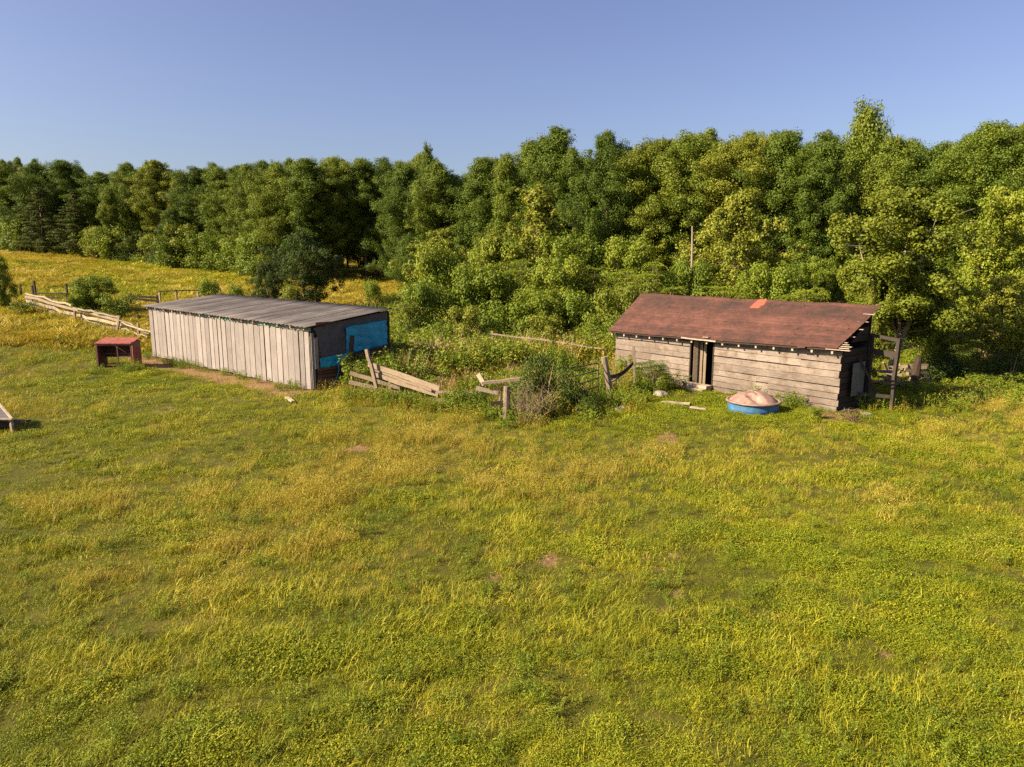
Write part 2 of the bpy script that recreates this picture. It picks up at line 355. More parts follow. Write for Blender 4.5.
for i in range(2): proto('f%d_dry_stalks' % i, *merge([strip_blades(70, .3, .3, .95, .011, .35, rg, .3), broad(40, .3, .8, .05, rg)]), M['straw'])           # 13-14
for i in range(2): proto('g%d_yellow_weed' % i, *merge([leafy(rg, .7, .35, 8, 22, .06), strip_blades(50, .3, .2, .6, .009, .4, rg, .4)]), M['weed_yellow'])   # 15-16
for i in range(1): proto('h%d_far_grass' % i, *merge([strip_blades(500, 1.2, .25, .6, .022, .5, rg, .5)]), M['grass_gold'])                                   # 17
for i in range(1): proto('i%d_far_green' % i, *merge([strip_blades(500, 1.2, .2, .5, .024, .5, rg, .5)]), M['grass_tall'])                                     # 18
def scatter_group():
    ng = bpy.data.node_groups.new('scatter_clumps', 'GeometryNodeTree')
    ng.interface.new_socket('Geometry', in_out='INPUT', socket_type='NodeSocketGeometry'); ng.interface.new_socket('Geometry', in_out='OUTPUT', socket_type='NodeSocketGeometry')
    gi = ng.nodes.new('NodeGroupInput'); go = ng.nodes.new('NodeGroupOutput'); ip = ng.nodes.new('GeometryNodeInstanceOnPoints')
    ci = ng.nodes.new('GeometryNodeCollectionInfo'); ci.inputs[0].default_value = PROTO; ci.inputs['Separate Children'].default_value = True; ci.inputs['Reset Children'].default_value = True
    def na(t, nm):
        k = ng.nodes.new('GeometryNodeInputNamedAttribute'); k.data_type = t; k.inputs[0].default_value = nm
        return [s for s in k.outputs if s.enabled and s.name == 'Attribute'][0]
    L = ng.links.new
    L(gi.outputs[0], ip.inputs['Points']); L(ci.outputs[0], ip.inputs['Instance']); ip.inputs['Pick Instance'].default_value = True
    L(na('INT', 'idx'), ip.inputs['Instance Index']); L(na('FLOAT_VECTOR', 'rot'), ip.inputs['Rotation']); L(na('FLOAT_VECTOR', 'scl'), ip.inputs['Scale'])
    L(ip.outputs[0], go.inputs[0]); return ng
NG = scatter_group()
def scatter(name, x, y, idx, scl, label, rng, tilt=0.12, zoff=0.0):
    n = len(x); V = np.stack([x, y, ground_z(x, y) + zoff], -1).astype(np.float32)
    me = bpy.data.meshes.new(name); me.vertices.add(n); me.vertices.foreach_set('co', V.ravel())
    rot = np.stack([rng.normal(0, tilt, n), rng.normal(0, tilt, n), rng.random(n) * 2 * pi], -1).astype(np.float32)
    a = me.attributes.new('idx', 'INT', 'POINT'); a.data.foreach_set('value', np.asarray(idx, np.int32))
    a = me.attributes.new('rot', 'FLOAT_VECTOR', 'POINT'); a.data.foreach_set('vector', rot.ravel())
    if np.ndim(scl) == 1: scl = np.stack([scl, scl, scl], -1)
    a = me.attributes.new('scl', 'FLOAT_VECTOR', 'POINT'); a.data.foreach_set('vector', np.asarray(scl, np.float32).ravel())
    o = bpy.data.objects.new(name, me); COL.objects.link(o); md = o.modifiers.new('scatter', 'NODES'); md.node_group = NG
    return tag(o, label, 'grass', None, 'stuff')
def inside(fr, x, y, pad=0.05):
    a, b = loc(fr, x, y); return (a > -pad) & (a < fr['L'] + pad) & (b > -pad) & (b < fr['D'] + pad)
def near_grass():
    rng = np.random.default_rng(21); xs, ys = [], []
    for (y0, y1, dens) in ((1.5, 4.5, 20), (4.5, 10, 46), (10, 16, 32), (16, 26, 19), (26, 50, 9)):
        xw = 0.78 * y1 + 8; n = int(2 * xw * (y1 - y0) * dens); xs.append(rng.uniform(-xw, xw, n)); ys.append(rng.uniform(y0, y1, n))
    x = np.concatenate(xs); y = np.concatenate(ys)
    k = (np.abs(x) < 0.78 * y + 8) & ~inside(SHED, x, y) & ~inside(BARN, x, y)
    k &= rng.random(len(x)) > bare_amount(x, y) * 0.85
    k &= ~((y > 40) & (x > 20))
    x, y = x[k], y[k]; n = len(x)
    f = N1(x, y, 0.16) * .5 + N2(x, y, 0.45) * .3 + N3(x, y, 1.4) * .2; g = N3(x + 50, y, 0.13) * .45 + N1(x, y + 31, 0.5) * .35 + N2(x, y, 1.7) * .2
    q = f + rng.normal(0, .09, n); a2, b2 = loc(BARN, x, y); a1, b1 = loc(SHED, x, y); q = q - .10 * ((b2 > -4.5) & (a2 > -2) & (a2 < 12)) - .05 * ((b1 > -5) & (a1 < 17) & (y < 42)) + .035 * (x > 7) * (y < 24); qs = np.quantile(q, (.24, .66, .945))
    idx = np.where(q < qs[0], 8 + rng.integers(0, 2, n), np.where(q < qs[1], rng.integers(0, 3, n), np.where(q < qs[2], 3 + rng.integers(0, 3, n), 6 + rng.integers(0, 2, n))))
    tall = (g + rng.normal(0, .08, n) > .60); idx = np.where(tall & (idx < 3), 3 + rng.integers(0, 3, n), idx)
    nearm = (y < 12.5) & (rng.random(n) < .34 - .18 * (x > 2)) & (idx != 6) & (idx != 7); idx = np.where(nearm, 3 + rng.integers(0, 3, n), idx)
    idx = np.where((x > 8) & (y < 22) & (rng.random(n) < .07), 6, idx)
    idx = np.where((b2 > -2.5) & (a2 > -2) & (a2 < 12) & (idx > 2) & (idx < 8), rng.integers(0, 3, n), idx)
    s = (0.75 + 0.5 * rng.random(n)) * (0.8 + .5 * g); s *= (.55 + 1.0 * N2(x + 9, y, 1.1)) * np.interp(y, [8, 26], [.72, .9]); s = np.where(y > 26, s * 1.2, s)
    dk = (rng.random(n) < .05 + .10 * (N3(x, y, .7) > .66)); idx = np.where(dk, 10 + rng.integers(0, 3, n), idx); s = np.where(dk, .16 + .16 * rng.random(n), s)
    tl = (idx > 2) & (idx < 6) & (y > 11); s = np.where(tl, s * .78, s)
    scl = np.stack([s * 1.1, s * 1.1, s * (.8 + .5 * rng.random(n))], -1)
    scatter('meadow_grass', x, y, idx, scl, 'mixed green and golden meadow grass covering the pasture in front', rng)
def far_grass():
    rng = np.random.default_rng(22); n = 5200
    y = 42 + 108 * rng.random(n) ** 1.4; x = -y * 0.78 + y * 0.78 * rng.random(n) * 1.0 + rng.normal(0, 2, n)
    k = ~inside(SHED, x, y, 1.0); x, y = x[k], y[k]; n = len(x)
    idx = np.where(N1(x, y, .05) * .6 + N2(x, y, .2) * .4 + rng.normal(0, .08, n) < .50, 18, 17); s = (0.8 + .5 * rng.random(n))
    scatter('far_field_grass', x, y, idx, np.stack([s * 1.5, s * 1.5, s * .55], -1), 'golden hay grass on the sloping field beyond the sheds', rng)
near_grass(); far_grass()
def in_poly(px, py, poly):
    c = np.zeros(len(px), bool); n = len(poly)
    for i in range(n):
        x1, y1 = poly[i]; x2, y2 = poly[(i + 1) % n]
        t = ((y1 > py) != (y2 > py)) & (px < (x2 - x1) * (py - y1) / (y2 - y1 + 1e-12) + x1); c ^= t
    return c
def region(pixels, dens, rng):
    w = [G(*p) for p in pixels]; P = [(v.x, v.y) for v in w]; xs = [p[0] for p in P]; ys = [p[1] for p in P]
    n = int((max(xs) - min(xs)) * (max(ys) - min(ys)) * dens); x = rng.uniform(min(xs), max(xs), n); y = rng.uniform(min(ys), max(ys), n)
    k = in_poly(x, y, P) & ~inside(SHED, x, y, .1) & ~inside(BARN, x, y, .1); return x[k], y[k]
def weeds():
    rng = np.random.default_rng(23)
    x, y = region([(350, 394), (440, 408), (540, 424), (625, 402), (690, 388), (640, 372), (612, 350), (600, 326), (390, 304)], 7.0, rng)
    n = len(x); f = N1(x, y, .35) * .6 + N3(x, y, 1.1) * .4 + rng.normal(0, .07, n)
    idx = np.where(f < .33, 10 + rng.integers(0, 3, n), np.where(f < .53, 15 + rng.integers(0, 2, n), np.where(f < .62, 13 + rng.integers(0, 2, n), 10 + rng.integers(0, 3, n))))
    s = .95 + 1.15 * rng.random(n)
    px, py = pix(x, y, ground_z(x, y)); s = np.where(py > 395, s * .42, s); wa, wb = loc(BARN, x, y); s = np.where((wa > -2.5) & (wb < 1), s * .5, s)
    scatter('weeds', x, y, idx, s, 'tangle of tall green, yellow and straw-coloured weeds between the two sheds', rng)['category'] = 'weeds'
    # low weeds at the foot of the walls and fences
    xs, ys, ii, ss = [], [], [], []
    for a in np.concatenate([rng.uniform(0, 15, 26), rng.normal(14.3, .6, 10), rng.normal(3, 1.2, 14)]):
        p = wpt(SHED, a, -.25 - abs(rng.normal(0, .3)), 0); xs.append(p.x); ys.append(p.y); ii.append(10 + rng.integers(0, 3)); ss.append(.3 + .3 * rng.random())
    for a in np.concatenate([rng.uniform(0, 10.6, 26), rng.normal(9.3, .4, 8), rng.normal(1, 1, 12)]):
        p = wpt(BARN, a, -.2 - abs(rng.normal(0, .25)), 0)
        if 2.8 < a < 4.4: continue
        xs.append(p.x); ys.append(p.y); ii.append(rng.choice([3, 4, 10, 11])); ss.append(.4 + .35 * rng.random())
    for pts, cnt in (([(30, 316), (155, 346)], 90), ([(60, 292), (300, 300)], 60), ([(350, 400), (450, 411)], 70), ([(450, 408), (520, 424)], 70), ([(560, 420), (640, 402)], 60), ([(880, 412), (1024, 402)], 40), ([(900, 395), (1024, 392)], 60), ([(97, 372), (140, 371)], 16)):
        A, B = G(*pts[0]), G(*pts[1])
        for t in rng.random(cnt):
            p = A.lerp(B, t); xs.append(p.x + rng.normal(0, .5)); ys.append(p.y + rng.normal(0, .5)); ii.append(rng.choice([10, 11, 12, 15])); ss.append(.4 + .5 * rng.random())
    x = np.array(xs); y = np.array(ys); k = ~inside(SHED, x, y, .02) & ~inside(BARN, x, y, .02)
    o = scatter('low_weeds', x[k], y[k], np.array(ii)[k], np.array(ss)[k], 'low leafy weeds growing along wall bottoms and fence lines', rng); o['category'] = 'weeds'
weeds()

# ---------------------------------------------------------------- left shed
def build_shed():
    fr = SHED; L, D = fr['L'], fr['D']; g0 = gz(*fr['o'])
    root = empty('board_shed', (fr['o'][0], fr['o'][1], 0), fr['yaw'], 'long low shed of pale vertical boards with blue tarp on its end wall', 'shed')
    rng = np.random.default_rng(5)
    zf = lambda a: 2.90 + (2.71 - 2.90) * a / L        # roof underside above the front wall
    zb = lambda a: 3.33 + (3.20 - 3.33) * a / L
    m = MB(); a = 0.0
    while a < L - 0.05:
        w = min(rng.uniform(.34, .50), L - a); g = .034 + rng.random() * .02 + (.05 if rng.random() < .1 else 0)
        bot = 0.04 + .10 * (1 - a / L) + rng.uniform(0, .07); y = rng.uniform(-.012, .012); lean = rng.normal(0, .006)
        x0, x1 = a + g / 2, a + w - g / 2; t = zf(a) - .21 + rng.uniform(-.03, .01)
        m.hexa([(x0, y, bot), (x1, y, bot + rng.normal(0, .012)), (x1, y + .025, bot), (x0, y + .025, bot), (x0 + lean, y, t), (x1 + lean, y, t), (x1 + lean, y + .025, t), (x0 + lean, y + .025, t)], rng.random())
        a += w
    m.build('front_wall', M['grey_boards_v'], root)
    m = MB()                                            # dark liner boards and inner posts behind the gaps, back and left walls
    m.box(0.02, L - .04, .07, .10, .12, 2.5, .3)
    k = 0
    while k < L:
        m.box(k, min(k + .4, L), D - .03, D, .12, 3.05, rng.random()); k += .41
    m.build('back_wall', M['dark_wood'], root)
    m = MB(); k = 0.03
    while k < D - .1:
        m.box(-.02, .01, k, min(k + .33, D), .12, 2.75 + .3 * k / D, rng.random()); k += .34
    m.build('end_wall', M['grey_boards_v'], root)['label'] = 'far end wall of upright boards'
    # header beam with green algae stain, rafter ends
    m = MB(); m.hexa([(0, -.01, zf(0) - .20), (L, -.01, zf(L) - .20), (L, .05, zf(L) - .20), (0, .05, zf(0) - .20), (0, -.01, zf(0) - .06), (L, -.01, zf(L) - .06), (L, .05, zf(L) - .06), (0, .05, zf(0) - .06)], .4)
    mm, n, b, o = mk('green_stained_beam'); co = n.nodes.new('ShaderNodeTexCoord').outputs['Object']
    n.links.new(ramp(n, noise(n, .55, 5, co, .7), [(.46, (.20, .16, .13)), (.56, (.14, .26, .20)), (.7, (.16, .36, .29))]), b.inputs['Base Color']); b.inputs['Roughness'].default_value = .85
    m.build('header_beam', mm, root)
    for k in range(16):
        a = .25 + k * (L - .4) / 15; r = MB()
        r.hexa([(a - .03, -.19, zf(a) - .14), (a + .03, -.19, zf(a) - .14), (a + .03, .9, zf(a) - .03), (a - .03, .9, zf(a) - .03), (a - .03, -.19, zf(a) - .02), (a + .03, -.19, zf(a) - .02), (a + .03, .9, zf(a) + .09), (a - .03, .9, zf(a) + .09)], .5)
        r.build('rafter', M['pale_rail'], root)
    # corrugated roof: six sheets across, two courses
    def rz(a, t): return (zf(a) - .03) * (1 - t) + zb(a) * t + .03
    Vs, Fs, Ts = [], [], []; nC = 260; amp = .020; off = 0
    for c0, c1, lift in ((0, .55, 0.0), (.53, 1.0, .004))[:0] + ((0, 1.0, 0.0),):
        for sh in range(18):
            a0 = -.22 + (L + .40) * sh / 18; a1 = -.22 + (L + .40) * (sh + 1.03) / 18; tint = rng.random(); nn = 7; dz = .003 * (sh % 2)
            b0 = rng.normal(0, .02) if c0 == 0 else 0
            rows = 6
            for r in range(rows):
                t = c0 + (c1 - c0) * r / (rows - 1)
                for i in range(nn):
                    a = a0 + (a1 - a0) * i / (nn - 1)
                    Vs.append((a, -.27 + b0 * (1 - r / 3) + (D + .42) * t, rz(a, t) + lift + dz + amp * cos(i * pi / 1.0) ))
            for r in range(rows - 1):
                for i in range(nn - 1):
                    q = off + r * nn + i; Fs.append((q, q + 1, q + nn + 1, q + nn)); Ts.append(tint)
            off += rows * nn
    me = np_mesh('roof', np.array(Vs), np.array(Fs), Ts)
    mm, n, b, o = mk('rusted_grey_tin'); co = n.nodes.new('ShaderNodeTexCoord').outputs['Object']
    f = noise(n, 1.2, 6, co, .7, (1.6, .5, 1)); t = attr(n, 'tint').outputs['Fac']
    f = math_(n, 'ADD', math_(n, 'MULTIPLY', f, .88), math_(n, 'MULTIPLY', t, .12))
    n.links.new(ramp(n, f, [(.32, (.048, .042, .043)), (.5, (.082, .072, .073)), (.68, (.13, .115, .115))]), b.inputs['Base Color']); b.inputs['Roughness'].default_value = .8; b.inputs['Specular IOR Level'].default_value = .2
    ro = link_mesh('roof', me, mm, root); so = ro.modifiers.new('thickness', 'SOLIDIFY'); so.thickness = .006
    ro['label'] = 'corrugated brown-grey tin roof sheets'
    # end wall facing right: slabs, tar paper, tarp
    P = lambda xz, yz: (lambda q: (q[1], q[2]))(on_plane(fr, 290 + xz / 6.971, 290 + yz / 6.971, a=L + .03))
    m = MB(); z = .05
    while z < 2.75:
        h = rng.uniform(.12, .19); z2 = z + h - .025
        m.hexa([(L - .02, .28, z), (L + .02, .28, z), (L + .02, D, z + rng.normal(0, .02)), (L - .02, D, z), (L - .02, .28, z2), (L + .015, .28, z2), (L + .015, D, z2), (L - .02, D, z2)], rng.random()); z += h
    m.build('slab_wall', M['reddish_slab'], root)
    m = MB(); m.box(L - .04, L + .035, D - .12, D, 0, 3.1, .2); m.box(L - .06, L - .03, .1, D - .1, .1, 2.55, .1); m.build('corner_post', M['dark_wood'], root)
    m = MB(); m.hexa([(L - .05, .0, 2.3), (L - .02, .0, 2.3), (L - .02, D, 2.7), (L - .05, D, 2.7), (L - .05, 0, zf(L) - .05), (L - .02, 0, zf(L) - .05), (L - .02, D, zb(L) - .06), (L - .05, D, zb(L) - .06)], .2); m.build('gable_board', M['dark_wood'], root)
    def sheet(name, pts, mat, off, thick):
        pp = [Vector((L + off, *P(*q))) for q in pts]
        for v in pp: v.z = min(v.z, zf(L) + (zb(L) - zf(L)) * (v.y + .27) / (D + .42) - .05); k = MB(); k.poly(pp, thick, (1, 0, 0)); return k.build(name, mat, root)
    sheet('tar_paper', [(160, 268), (382, 212), (520, 180), (676, 150), (676, 208), (600, 222), (480, 238), (378, 258), (384, 300), (400, 438), (300, 458), (222, 474), (206, 400), (196, 345), (182, 300)], M['tarpaper'], .035, .006)
    # wrinkled tarps
    def tarp(pts_top, pts_bot, off):
        V = []; nx, nz = 36, 14
        tx = np.linspace(0, 1, nx)
        T = [np.array(P(*q)) for q in pts_top]; B = [np.array(P(*q)) for q in pts_bot]
        def curve(Q, u):
            k = u * (len(Q) - 1); i = min(int(k), len(Q) - 2); return Q[i] * (1 - (k - i)) + Q[i + 1] * (k - i)
        for j in range(nz):
            for i in range(nx):
                p = curve(T, tx[i]) * (1 - j / (nz - 1)) + curve(B, tx[i]) * j / (nz - 1)
                w = .018 * math.sin(p[0] * 9 + p[1] * 5) + .014 * math.sin(p[1] * 17 + p[0] * 3) + .010 * rng.normal()
                V.append((L + off + .02 + w, p[0], p[1] + (rng.normal(0, .015) if j == nz - 1 else 0)))
        F = [(j * nx + i, j * nx + i + 1, (j + 1) * nx + i + 1, (j + 1) * nx + i) for j in range(nz - 1) for i in range(nx - 1)]
        o = link_mesh('tarp', np_mesh('tarp', np.array(V), np.array(F)), M['tarp'], root, True); s = o.modifiers.new('thickness', 'SOLIDIFY'); s.thickness = .004
        return o
    tarp([(382, 262), (430, 246), (490, 240), (580, 222), (672, 208)], [(392, 450), (440, 440), (520, 418), (600, 400), (672, 384)], .06)['label'] = 'blue tarp nailed over the rear half'
    tarp([(204, 478), (260, 462), (330, 450), (400, 436)], [(206, 542), (260, 538), (335, 520), (395, 462)], .07)['label'] = 'narrow blue tarp hanging under the tar paper'
    m = MB(); pts = [Vector((L + .12, *P(*q))) for q in [(330, 515), (332, 560), (318, 610), (300, 650), (285, 700), (292, 725)]]; m.tube(pts, [.03, .025, .03, .025, .03, .01], 5, .5); m.build('tarp_strip', M['tarp'], root, True)
    m = MB()
    for q0, q1, zt, zz in ((.02, .15, 2.45, .15), (.17, .33, 2.25, .95)):
        m.box(L + .02, L + .045, q0, q1, zz, zt, rng.random())
    m.build('corner_board', M['grey_boards_v'], root)
build_shed()

# ---------------------------------------------------------------- right barn
def build_barn():
    fr = BARN; L, D = fr['L'], fr['D']; rng = np.random.default_rng(6)
    root = empty('plank_barn', (fr['o'][0], fr['o'][1], 0), fr['yaw'], 'old plank barn with sagging rust-red shingle roof and open doorway', 'barn')
    sag = lambda a: -.05 * math.sin(pi * min(max(a / L, 0), 1))
    ze = lambda a: 2.13 + (2.36 - 2.13) * a / L + sag(a) * .6    # eave
    dl = on_plane(fr, 690.5, 370, b=0)[0]; dr = on_plane(fr, 712.5, 370, b=0)[0]; dz0, dz1 = .28, 2.20
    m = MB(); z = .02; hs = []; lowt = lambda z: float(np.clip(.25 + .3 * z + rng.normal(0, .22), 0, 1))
    while z < 2.35: h = rng.uniform(.20, .30); hs.append((z, h)); z += h
    for z, h in hs:
        for s0, s1 in ((-.04, dl - .06), (dr + .06, L + .03)):
            if s1 - s0 < .2: continue
            cuts = [s0] + ([rng.uniform(s0 + 1.5, s1 - 1.5)] if s1 - s0 > 4 and rng.random() < .8 else []) + [s1]
            for c0, c1 in zip(cuts[:-1], cuts[1:]):
                e = rng.normal(0, .012); e2 = rng.normal(0, .012); jag = rng.uniform(-.06, .01) if c1 > L - .1 else -.004
                zt0, zt1 = min(z + h - .026, ze(c0) + .02), min(z + h - .026, ze(c1) + .02)
                if z < .1: e -= .02
                lean = -.25 * (z / 2.3) * 0
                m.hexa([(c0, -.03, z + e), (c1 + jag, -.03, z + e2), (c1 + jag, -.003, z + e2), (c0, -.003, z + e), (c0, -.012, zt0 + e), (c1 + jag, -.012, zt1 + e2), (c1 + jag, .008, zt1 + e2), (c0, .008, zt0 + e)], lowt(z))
    m.box(dl - .06, dr + .06, -.02, .01, dz1, 2.24, .6)
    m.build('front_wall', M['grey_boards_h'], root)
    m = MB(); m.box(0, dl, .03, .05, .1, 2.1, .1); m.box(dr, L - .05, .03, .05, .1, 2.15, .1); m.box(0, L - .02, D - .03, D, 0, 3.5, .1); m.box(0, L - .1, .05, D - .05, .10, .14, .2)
    m.build('inner_lining', M['interior_and_shade'], root)
    for nm, a in (('left_gable', 0.0), ('right_gable', L - .1)):
        m = MB(); z = .05
        while z < (2.75 if a > 1 else 3.35):
            h = rng.uniform(.2, .28)
            def front(zz): return .02 if zz < 2.0 else min(D - .06, (zz - 2.0) / 1.45 * D + .08)
            if a > 1 and rng.random() < .12: z += h; continue
            y0, y1 = front(z), D - .035; y2, y3 = front(z + h), D - .035
            m.hexa([(a, y0, z), (a + .03, y0, z), (a + .03, y1, z), (a, y1, z), (a, y2, z + h - .02), (a + .03, y2, z + h - .02), (a + .03, y3, z + h - .02), (a, y3, z + h - .02)], rng.random()); z += h
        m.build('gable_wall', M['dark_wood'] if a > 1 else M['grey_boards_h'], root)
    # door frame, leaning inner door, sill
    m = MB(); m.box(dl - .06, dl, -.035, .05, dz0 - .2, dz1, .2); m.box(dr, dr + .05, -.035, .05, dz0 - .2, dz1, .35); m.box(dl, dr, -.03, .05, dz1 - .04, dz1 + .02, .3); m.build('door_frame', M['dark_wood'], root)
    d = MB()
    for k in range(3): d.hexa([(dl + .03 + .0 * k, .10 + .17 * k, .2), (dl + .06, .10 + .17 * k, .2), (dl + .16, .25 + .17 * k, .2), (dl + .13, .25 + .17 * k, .2), (dl + .03, .10 + .17 * k, 2.0), (dl + .06, .10 + .17 * k, 2.0), (dl + .16, .25 + .17 * k, 2.0), (dl + .13, .25 + .17 * k, 2.0)], rng.random())
    for k in range(3): d.box(dl + .04 + .15 * k, dl + .17 + .15 * k, .30 + .05 * k, .325 + .05 * k, .2, 2.0, rng.random())
    d.build('door', M['rail'], root)
    # rafter ends
    for k in range(15):
        a = -.05 + k * (L) / 14.2; r = MB(); e = ze(a)
        r.hexa([(a - .035, -.29, e - .20), (a + .035, -.29, e - .20), (a + .035, .4, e + .28), (a - .035, .4, e + .28), (a - .035, -.29, e - .10), (a + .035, -.29, e - .10), (a + .035, .4, e + .38), (a - .035, .4, e + .38)], .9)
        r.build('rafter', M['pale_rail'], root)
    m = MB(); m.hexa([(0, -.02, ze(0) - .13), (L, -.02, ze(L) - .13), (L, .02, ze(L) - .13), (0, .02, ze(0) - .13), (0, -.02, ze(0) + .02), (L, -.02, ze(L) + .02), (L, .02, ze(L) + .02), (0, .02, ze(0) + .02)], .1); m.build('eave_board', M['dark_wood'], root)
    # shingled roof: rows of tabs on two slopes
    def rp(a, t, side):
        # t 0 eave .. 1 ridge
        aL = -.20 - .27 * t; aR = L + .0 + .27 * t; aa = aL + (aR - aL) * a
        zr = 3.78 + .5 * sag(aa) + .02 * math.sin(aa * 2.2); z = (ze(aa)) * (1 - t) + zr * t + .03 * (N3(aa, t * 3, .9) - .5) - .05 * math.sin(pi * t) * .4
        y = -.36 + (D + .40) * t
        return Vector((aa, y, z))
    Vs, Fs, Ts, RD = [], [], [], []
    rows = 15
    for r in range(rows):
        u = [0.0]
        while u[-1] < 1: u.append(min(1.0, u[-1] + rng.uniform(.014, .030)))
        t0 = r / rows - (.008 if r else 0); t1 = (r + 1) / rows; base = rng.random()
        wob = [rng.normal(0, .0015) for _ in u]
        for k in range(len(u) - 1):
            slip = .03 if rng.random() < .03 else 0.0; up = .016 + .006 * base + (.012 if slip else 0)
            a0, a1 = u[k], u[k + 1]; w0, w1 = wob[k], wob[k + 1]
            p = [rp(a0, t0 + w0 - slip, 0), rp(a1, t0 + w1 - slip, 0), rp(a1, t1, 0), rp(a0, t1, 0)]
            p[0].z += up; p[1].z += up
            n = len(Vs); Vs += [tuple(v) for v in p] + [tuple(p[0] - Vector((0, 0, up + .006))), tuple(p[1] - Vector((0, 0, up + .006)))]
            am = (a0 + a1) / 2; pt = (.553 < am < .600 and r >= rows - 3) or rng.random() < .003
            for f in ((0, 1, 2, 3), (4, 5, 1, 0)): Fs.append(tuple(n + q for q in f)); Ts.append(.65 * base + .35 * rng.random()); RD.append(1.0 if pt else 0.0)
    me = np_mesh('roof', np.array(Vs), np.array(Fs), Ts)
    at_ = me.attributes.new('patch', 'FLOAT', 'FACE'); at_.data.foreach_set('value', np.array(RD, np.float32))
    mm, n, b, o = mk('rust_red_shingles'); co = n.nodes.new('ShaderNodeTexCoord').outputs['Object']
    f = noise(n, .9, 6, co, .7); f2 = noise(n, 7, 6, co, .75, (1, 1.3, 1)); t = attr(n, 'tint').outputs['Fac']
    f = math_(n, 'ADD', math_(n, 'MULTIPLY', f, .46), math_(n, 'ADD', math_(n, 'MULTIPLY', t, .17), math_(n, 'MULTIPLY', f2, .38)))
    c = ramp(n, f, [(.38, (.018, .009, .007)), (.5, (.052, .017, .012)), (.63, (.098, .036, .026))])
    c = mix(n, attr(n, 'patch').outputs['Fac'], c, (.34, .055, .035)); n.links.new(c, b.inputs['Base Color']); b.inputs['Roughness'].default_value = .9; bump(n, b, f2, .5, .01)
    ro = link_mesh('roof', me, mm, root); ro['label'] = 'rust-red shingle roof with a bright red patch at the ridge'
    m = MB()                                        # roof deck under the shingles
    for side in (0,):
        K = 16
        for i in range(K):
            p = [rp(i / K * .985 + .005, .005, side), rp((i + 1) / K * .985 + .005, .005, side), rp((i + 1) / K * .985 + .005, .995, side), rp(i / K * .985 + .005, .995, side)]
            up = [v - Vector((0, 0, .06)) for v in p]; dn = [v - Vector((0, 0, .085)) for v in p]
            m.hexa(dn + up, .4)
    m.build('roof_deck', M['dark_wood'], root)
    m = MB()                                        # torn lath ends at the front right corner of the roof
    for k in range(5):
        z = ze(L) - .04 + k * .055; y = -.34 + k * .10
        m = MB(); m.bar((L - .35 - rng.random() * .2, y, z), (L + .45 - .09 * k + rng.random() * .15, y + .02, z + .01), .09, .022, tint=.95); m.build('roof_lath', M['pale_rail'], root)
    for k in range(4): m = MB(); m.bar((L - .1, .55 + k * .35, ze(L) + .36 + k * .25), (L + .14 + .1 * rng.random() + .05 * k, .55 + k * .35, ze(L) + .36 + k * .25), .09, .02, tint=.8); m.build('roof_lath', M['pale_rail'], root)
    # pale metal scrap at the eave above the door
    m = MB(); m.bar((dl - .25, -.38, ze(dl) - .01), (dr + .35, -.38, ze(dr) - .05), .05, .05, tint=.9, seg=4, wob=.01); m.bar((dr - .3, -.3, ze(dl) + .09), (dr - .02, -.3, ze(dl) + .1), .16, .03, tint=.1); m.build('eave_trim', M['pale_rail'], root)
    # foundation stones
    for a in (.3, 2.4, 5.2, 7.6, 10.2):
        m = MB(); m.tube([(a, .12, -.1), (a, .12, .02), (a, .12, .1)], [.2, .19, .12], 7, .5, wob=.12); m.build('foundation_stone', M['stone'], root)
    # open lean-to frame on the right end; its near-black colour is painted shade
    lf = MB(); q = G(888, 413); la, lb = loc(fr, q.x, q.y); la = float(la); lb = float(lb) + .22
    posts = [(la, lb, 2.66, .12), (L + .10, 2.0, 2.75, .11)]
    for (pa, pb, h, w) in posts:
        m = MB(); m.bar((pa, pb, -.1), (pa + rng.normal(0, .05), pb + rng.normal(0, .04), h), w, w * .9, tint=rng.random(), seg=4, wob=.008); m.build('lean_to_post', M['interior_and_shade'], root)
    m = MB(); m.bar((L + .12, 1.9, 2.7), (la, lb, 2.6), .05, .12, tint=.5); 
    m.bar((la + .05, lb + .1, 2.05), (L + .05, 2.0, 2.1), .03, .22, tint=.1); m.bar((la, lb, .55), (L, 1.2, .6), .05, .12, tint=.7); 
    m.bar((L + .06, 1.2, 1.9), (L + .5, 1.9, .6), .04, .09, tint=.9); 
    m.build('lean_to_rail', M['interior_and_shade'], root)
    m = MB(); K = 14
    for i in range(K): m.hexa([(L + .08, .75 + i * .065, .55), (L + .095 + .015 * (i % 2), .75 + i * .065, .55), (L + .095 + .015 * ((i + 1) % 2), .815 + i * .065, .55), (L + .08, .815 + i * .065, .55), (L + .08, .75 + i * .065, 1.75), (L + .095 + .015 * (i % 2), .75 + i * .065, 1.75), (L + .095 + .015 * ((i + 1) % 2), .815 + i * .065, 1.75), (L + .08, .815 + i * .065, 1.75)], .5)
    m.build('tin_panel', M['grey_sheet'], root)
    # door step: stacked pale planks, a thing of its own
    m = MB(); ac = (dl + dr) / 2
    st = empty('door_step', wpt(fr, ac, -.35, 0), fr['yaw'], 'pale stacked plank step below the barn doorway', 'step')
    m.box(-.62, .58, -.32, .28, .03, .17, .9); m.box(-.56, .60, -.10, .30, .174, .30, .8); m.build('step_plank', M['pale_rail'], st)
build_barn()

